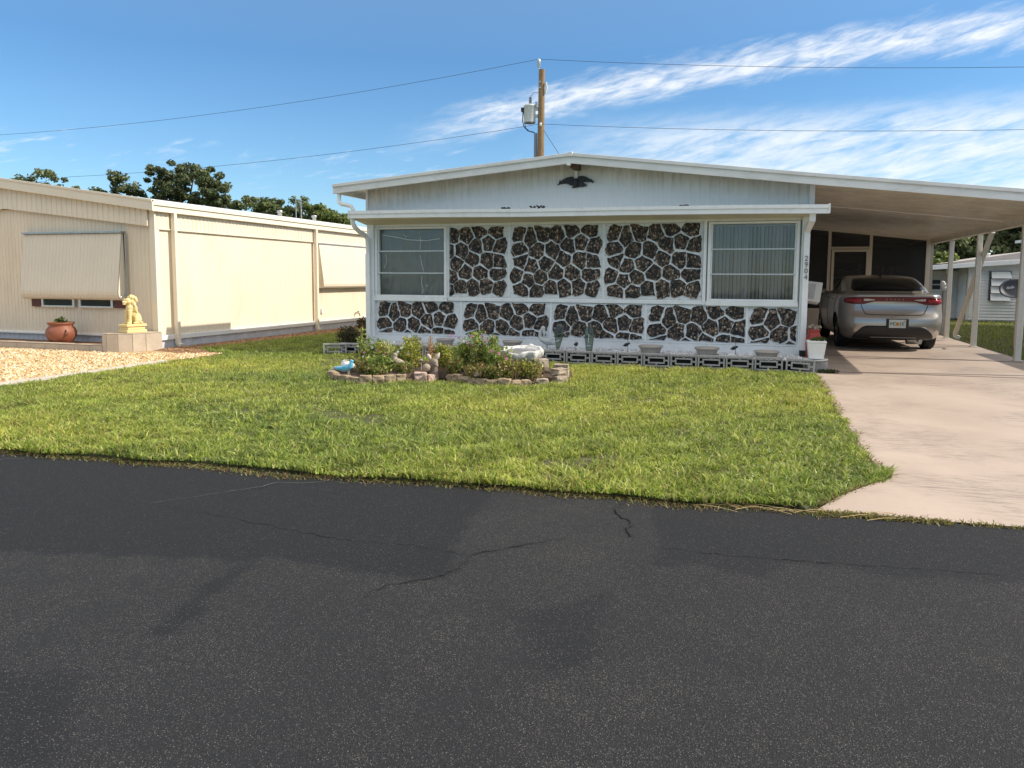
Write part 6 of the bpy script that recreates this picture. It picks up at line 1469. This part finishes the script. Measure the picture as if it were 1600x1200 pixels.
for x, h, lab in ((-19.76, 4.75, 'left of two thin masts above the cream roof'), (-19.5, 4.80, 'right of two thin masts above the cream roof')):
    mb = MB(); mb.tube([(x, 30, 0), (x, 30, h)], [.03, .016], 6)
    for k in range(3): mb.tube([(x - .12, 30, h - .12 - .14 * k), (x + .12, 30, h - .12 - .14 * k)], .008, 5)
    tag(mb.build('antenna_mast', M['mast'], origin=(x, 30, 0)), lab, 'antenna', 'antenna masts')

# ------------------------------------------------------------------ sky, sun, camera
SUN = Vector((1.23, .23, 1.0)).normalized(); EL = math.asin(SUN.z)
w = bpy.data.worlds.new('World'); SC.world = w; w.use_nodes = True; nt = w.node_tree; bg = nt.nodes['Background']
sk = N(nt, 'ShaderNodeTexSky', sky_type='NISHITA'); sk.sun_disc = False; sk.sun_elevation = EL; sk.sun_rotation = math.atan2(SUN.x, SUN.y)
sk.air_density = 1.0; sk.dust_density = .25; sk.ozone_density = 3.5; sk.altitude = 0
tc = N(nt, 'ShaderNodeTexCoord'); sp = N(nt, 'ShaderNodeSeparateXYZ'); L(nt, tc.outputs['Generated'], sp.inputs[0])
az = math_(nt, 'MULTIPLY', math_(nt, 'ARCTAN2', sp.outputs[0], sp.outputs[1]), 57.296)
el = math_(nt, 'MULTIPLY', math_(nt, 'ARCSINE', sp.outputs[2]), 57.296)
def cmb(a, b, c=0):
    n = N(nt, 'ShaderNodeCombineXYZ')
    for s, v in zip(n.inputs, (a, b, c)):
        if hasattr(v, 'is_linked'): L(nt, v, s)
        else: s.default_value = v
    return n.outputs[0]
def sstep(v, a, b):
    m = N(nt, 'ShaderNodeMapRange', interpolation_type='SMOOTHSTEP'); m.inputs[1].default_value = a; m.inputs[2].default_value = b; L(nt, v, m.inputs[0]); return m.outputs[0]
tilt_el = math_(nt, 'SUBTRACT', el, math_(nt, 'MULTIPLY', az, .20))
n1 = noise(nt, cmb(math_(nt, 'MULTIPLY', az, .22), math_(nt, 'MULTIPLY', tilt_el, .85)), 1.0, 9, .66, .5)
n2 = noise(nt, cmb(math_(nt, 'MULTIPLY', az, .42), math_(nt, 'MULTIPLY', tilt_el, 1.9), 4), 1.0, 9, .60, .5)
elw = math_(nt, 'ADD', el, math_(nt, 'MULTIPLY', math_(nt, 'SUBTRACT', n1, .5), 2.6))
ec = math_(nt, 'ADD', 14.7, math_(nt, 'SUBTRACT', math_(nt, 'MULTIPLY', az, .085), math_(nt, 'MULTIPLY', math_(nt, 'MULTIPLY', az, az), .0042)))
dist = math_(nt, 'ABSOLUTE', math_(nt, 'SUBTRACT', elw, ec))
m1 = math_(nt, 'MULTIPLY', math_(nt, 'SUBTRACT', 1, sstep(dist, .15, 1.6)), sstep(az, -28, -17))
m1 = math_(nt, 'MULTIPLY', m1, sstep(n2, .18, .78))
win = math_(nt, 'MULTIPLY', sstep(elw, 2.0, 6.5), math_(nt, 'SUBTRACT', 1, sstep(elw, 9.8, 12.2)))
m2 = math_(nt, 'MULTIPLY', math_(nt, 'MULTIPLY', win, sstep(az, -19, -2)), sstep(math_(nt, 'ADD', math_(nt, 'MULTIPLY', n1, .6), math_(nt, 'MULTIPLY', n2, .4)), .28, .70))
m3 = math_(nt, 'MULTIPLY', math_(nt, 'MULTIPLY', sstep(el, 5.5, 7.5), math_(nt, 'SUBTRACT', 1, sstep(el, 8.5, 10))), sstep(math_(nt, 'ADD', math_(nt, 'MULTIPLY', n1, .5), math_(nt, 'MULTIPLY', n2, .5)), .52, .72))
fill_cloud = math_(nt, 'MULTIPLY', sstep(el, 19, 34), sstep(noise(nt, tc.outputs['Generated'], 2.6, 6, .6, .4), .28, .50))   # unseen cloud veil overhead and behind the viewer, added to fill shaded walls
cl = math_(nt, 'MAXIMUM', math_(nt, 'MULTIPLY', m1, .97), math_(nt, 'MAXIMUM', math_(nt, 'MULTIPLY', m2, .88), math_(nt, 'MULTIPLY', m3, .55)))
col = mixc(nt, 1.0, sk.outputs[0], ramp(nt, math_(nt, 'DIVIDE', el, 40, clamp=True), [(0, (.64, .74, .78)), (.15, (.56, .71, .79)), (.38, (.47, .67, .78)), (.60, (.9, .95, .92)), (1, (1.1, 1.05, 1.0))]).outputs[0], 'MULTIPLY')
CLOUD = (5.3, 5.45, 5.6)
L(nt, mixc(nt, math_(nt, 'MULTIPLY', fill_cloud, .85), mixc(nt, cl, col, CLOUD), (7.0, 6.7, 6.2)), bg.inputs[0]); bg.inputs[1].default_value = .148
sl = bpy.data.lights.new('sun', 'SUN'); sl.energy = 4.0; sl.angle = R(.53); sl.color = (1, .93, .82)
so = bpy.data.objects.new('sun', sl); COL.objects.link(so); so.rotation_euler = SUN.to_track_quat('Z', 'Y').to_euler()
cam = bpy.data.cameras.new('camera'); co = bpy.data.objects.new('camera', cam); COL.objects.link(co); SC.camera = co
cam.sensor_width = 36; cam.lens = 27; cam.shift_y = -.03125; cam.clip_end = 2000; cam.clip_start = .05
yw, pt_, rl = R(17.8), math.atan(115 / 1200), .0055
fw = Vector((-math.sin(yw) * math.cos(pt_), math.cos(yw) * math.cos(pt_), -math.sin(pt_))); r0 = Vector((math.cos(yw), math.sin(yw), 0)); u0 = r0.cross(fw)
rr = r0 * math.cos(rl) + u0 * math.sin(rl); uu = u0 * math.cos(rl) - r0 * math.sin(rl)
Mc = Matrix((rr, uu, -fw)).transposed().to_4x4(); Mc.translation = (0, 0, 1.3); co.matrix_world = Mc
SC.view_settings.view_transform = 'Standard'; SC.view_settings.look = 'None'; SC.view_settings.exposure = .44; SC.view_settings.gamma = 1
SC.render.engine = 'CYCLES'; SC.cycles.use_denoising = True; SC.cycles.max_bounces = 8; SC.cycles.transparent_max_bounces = 12
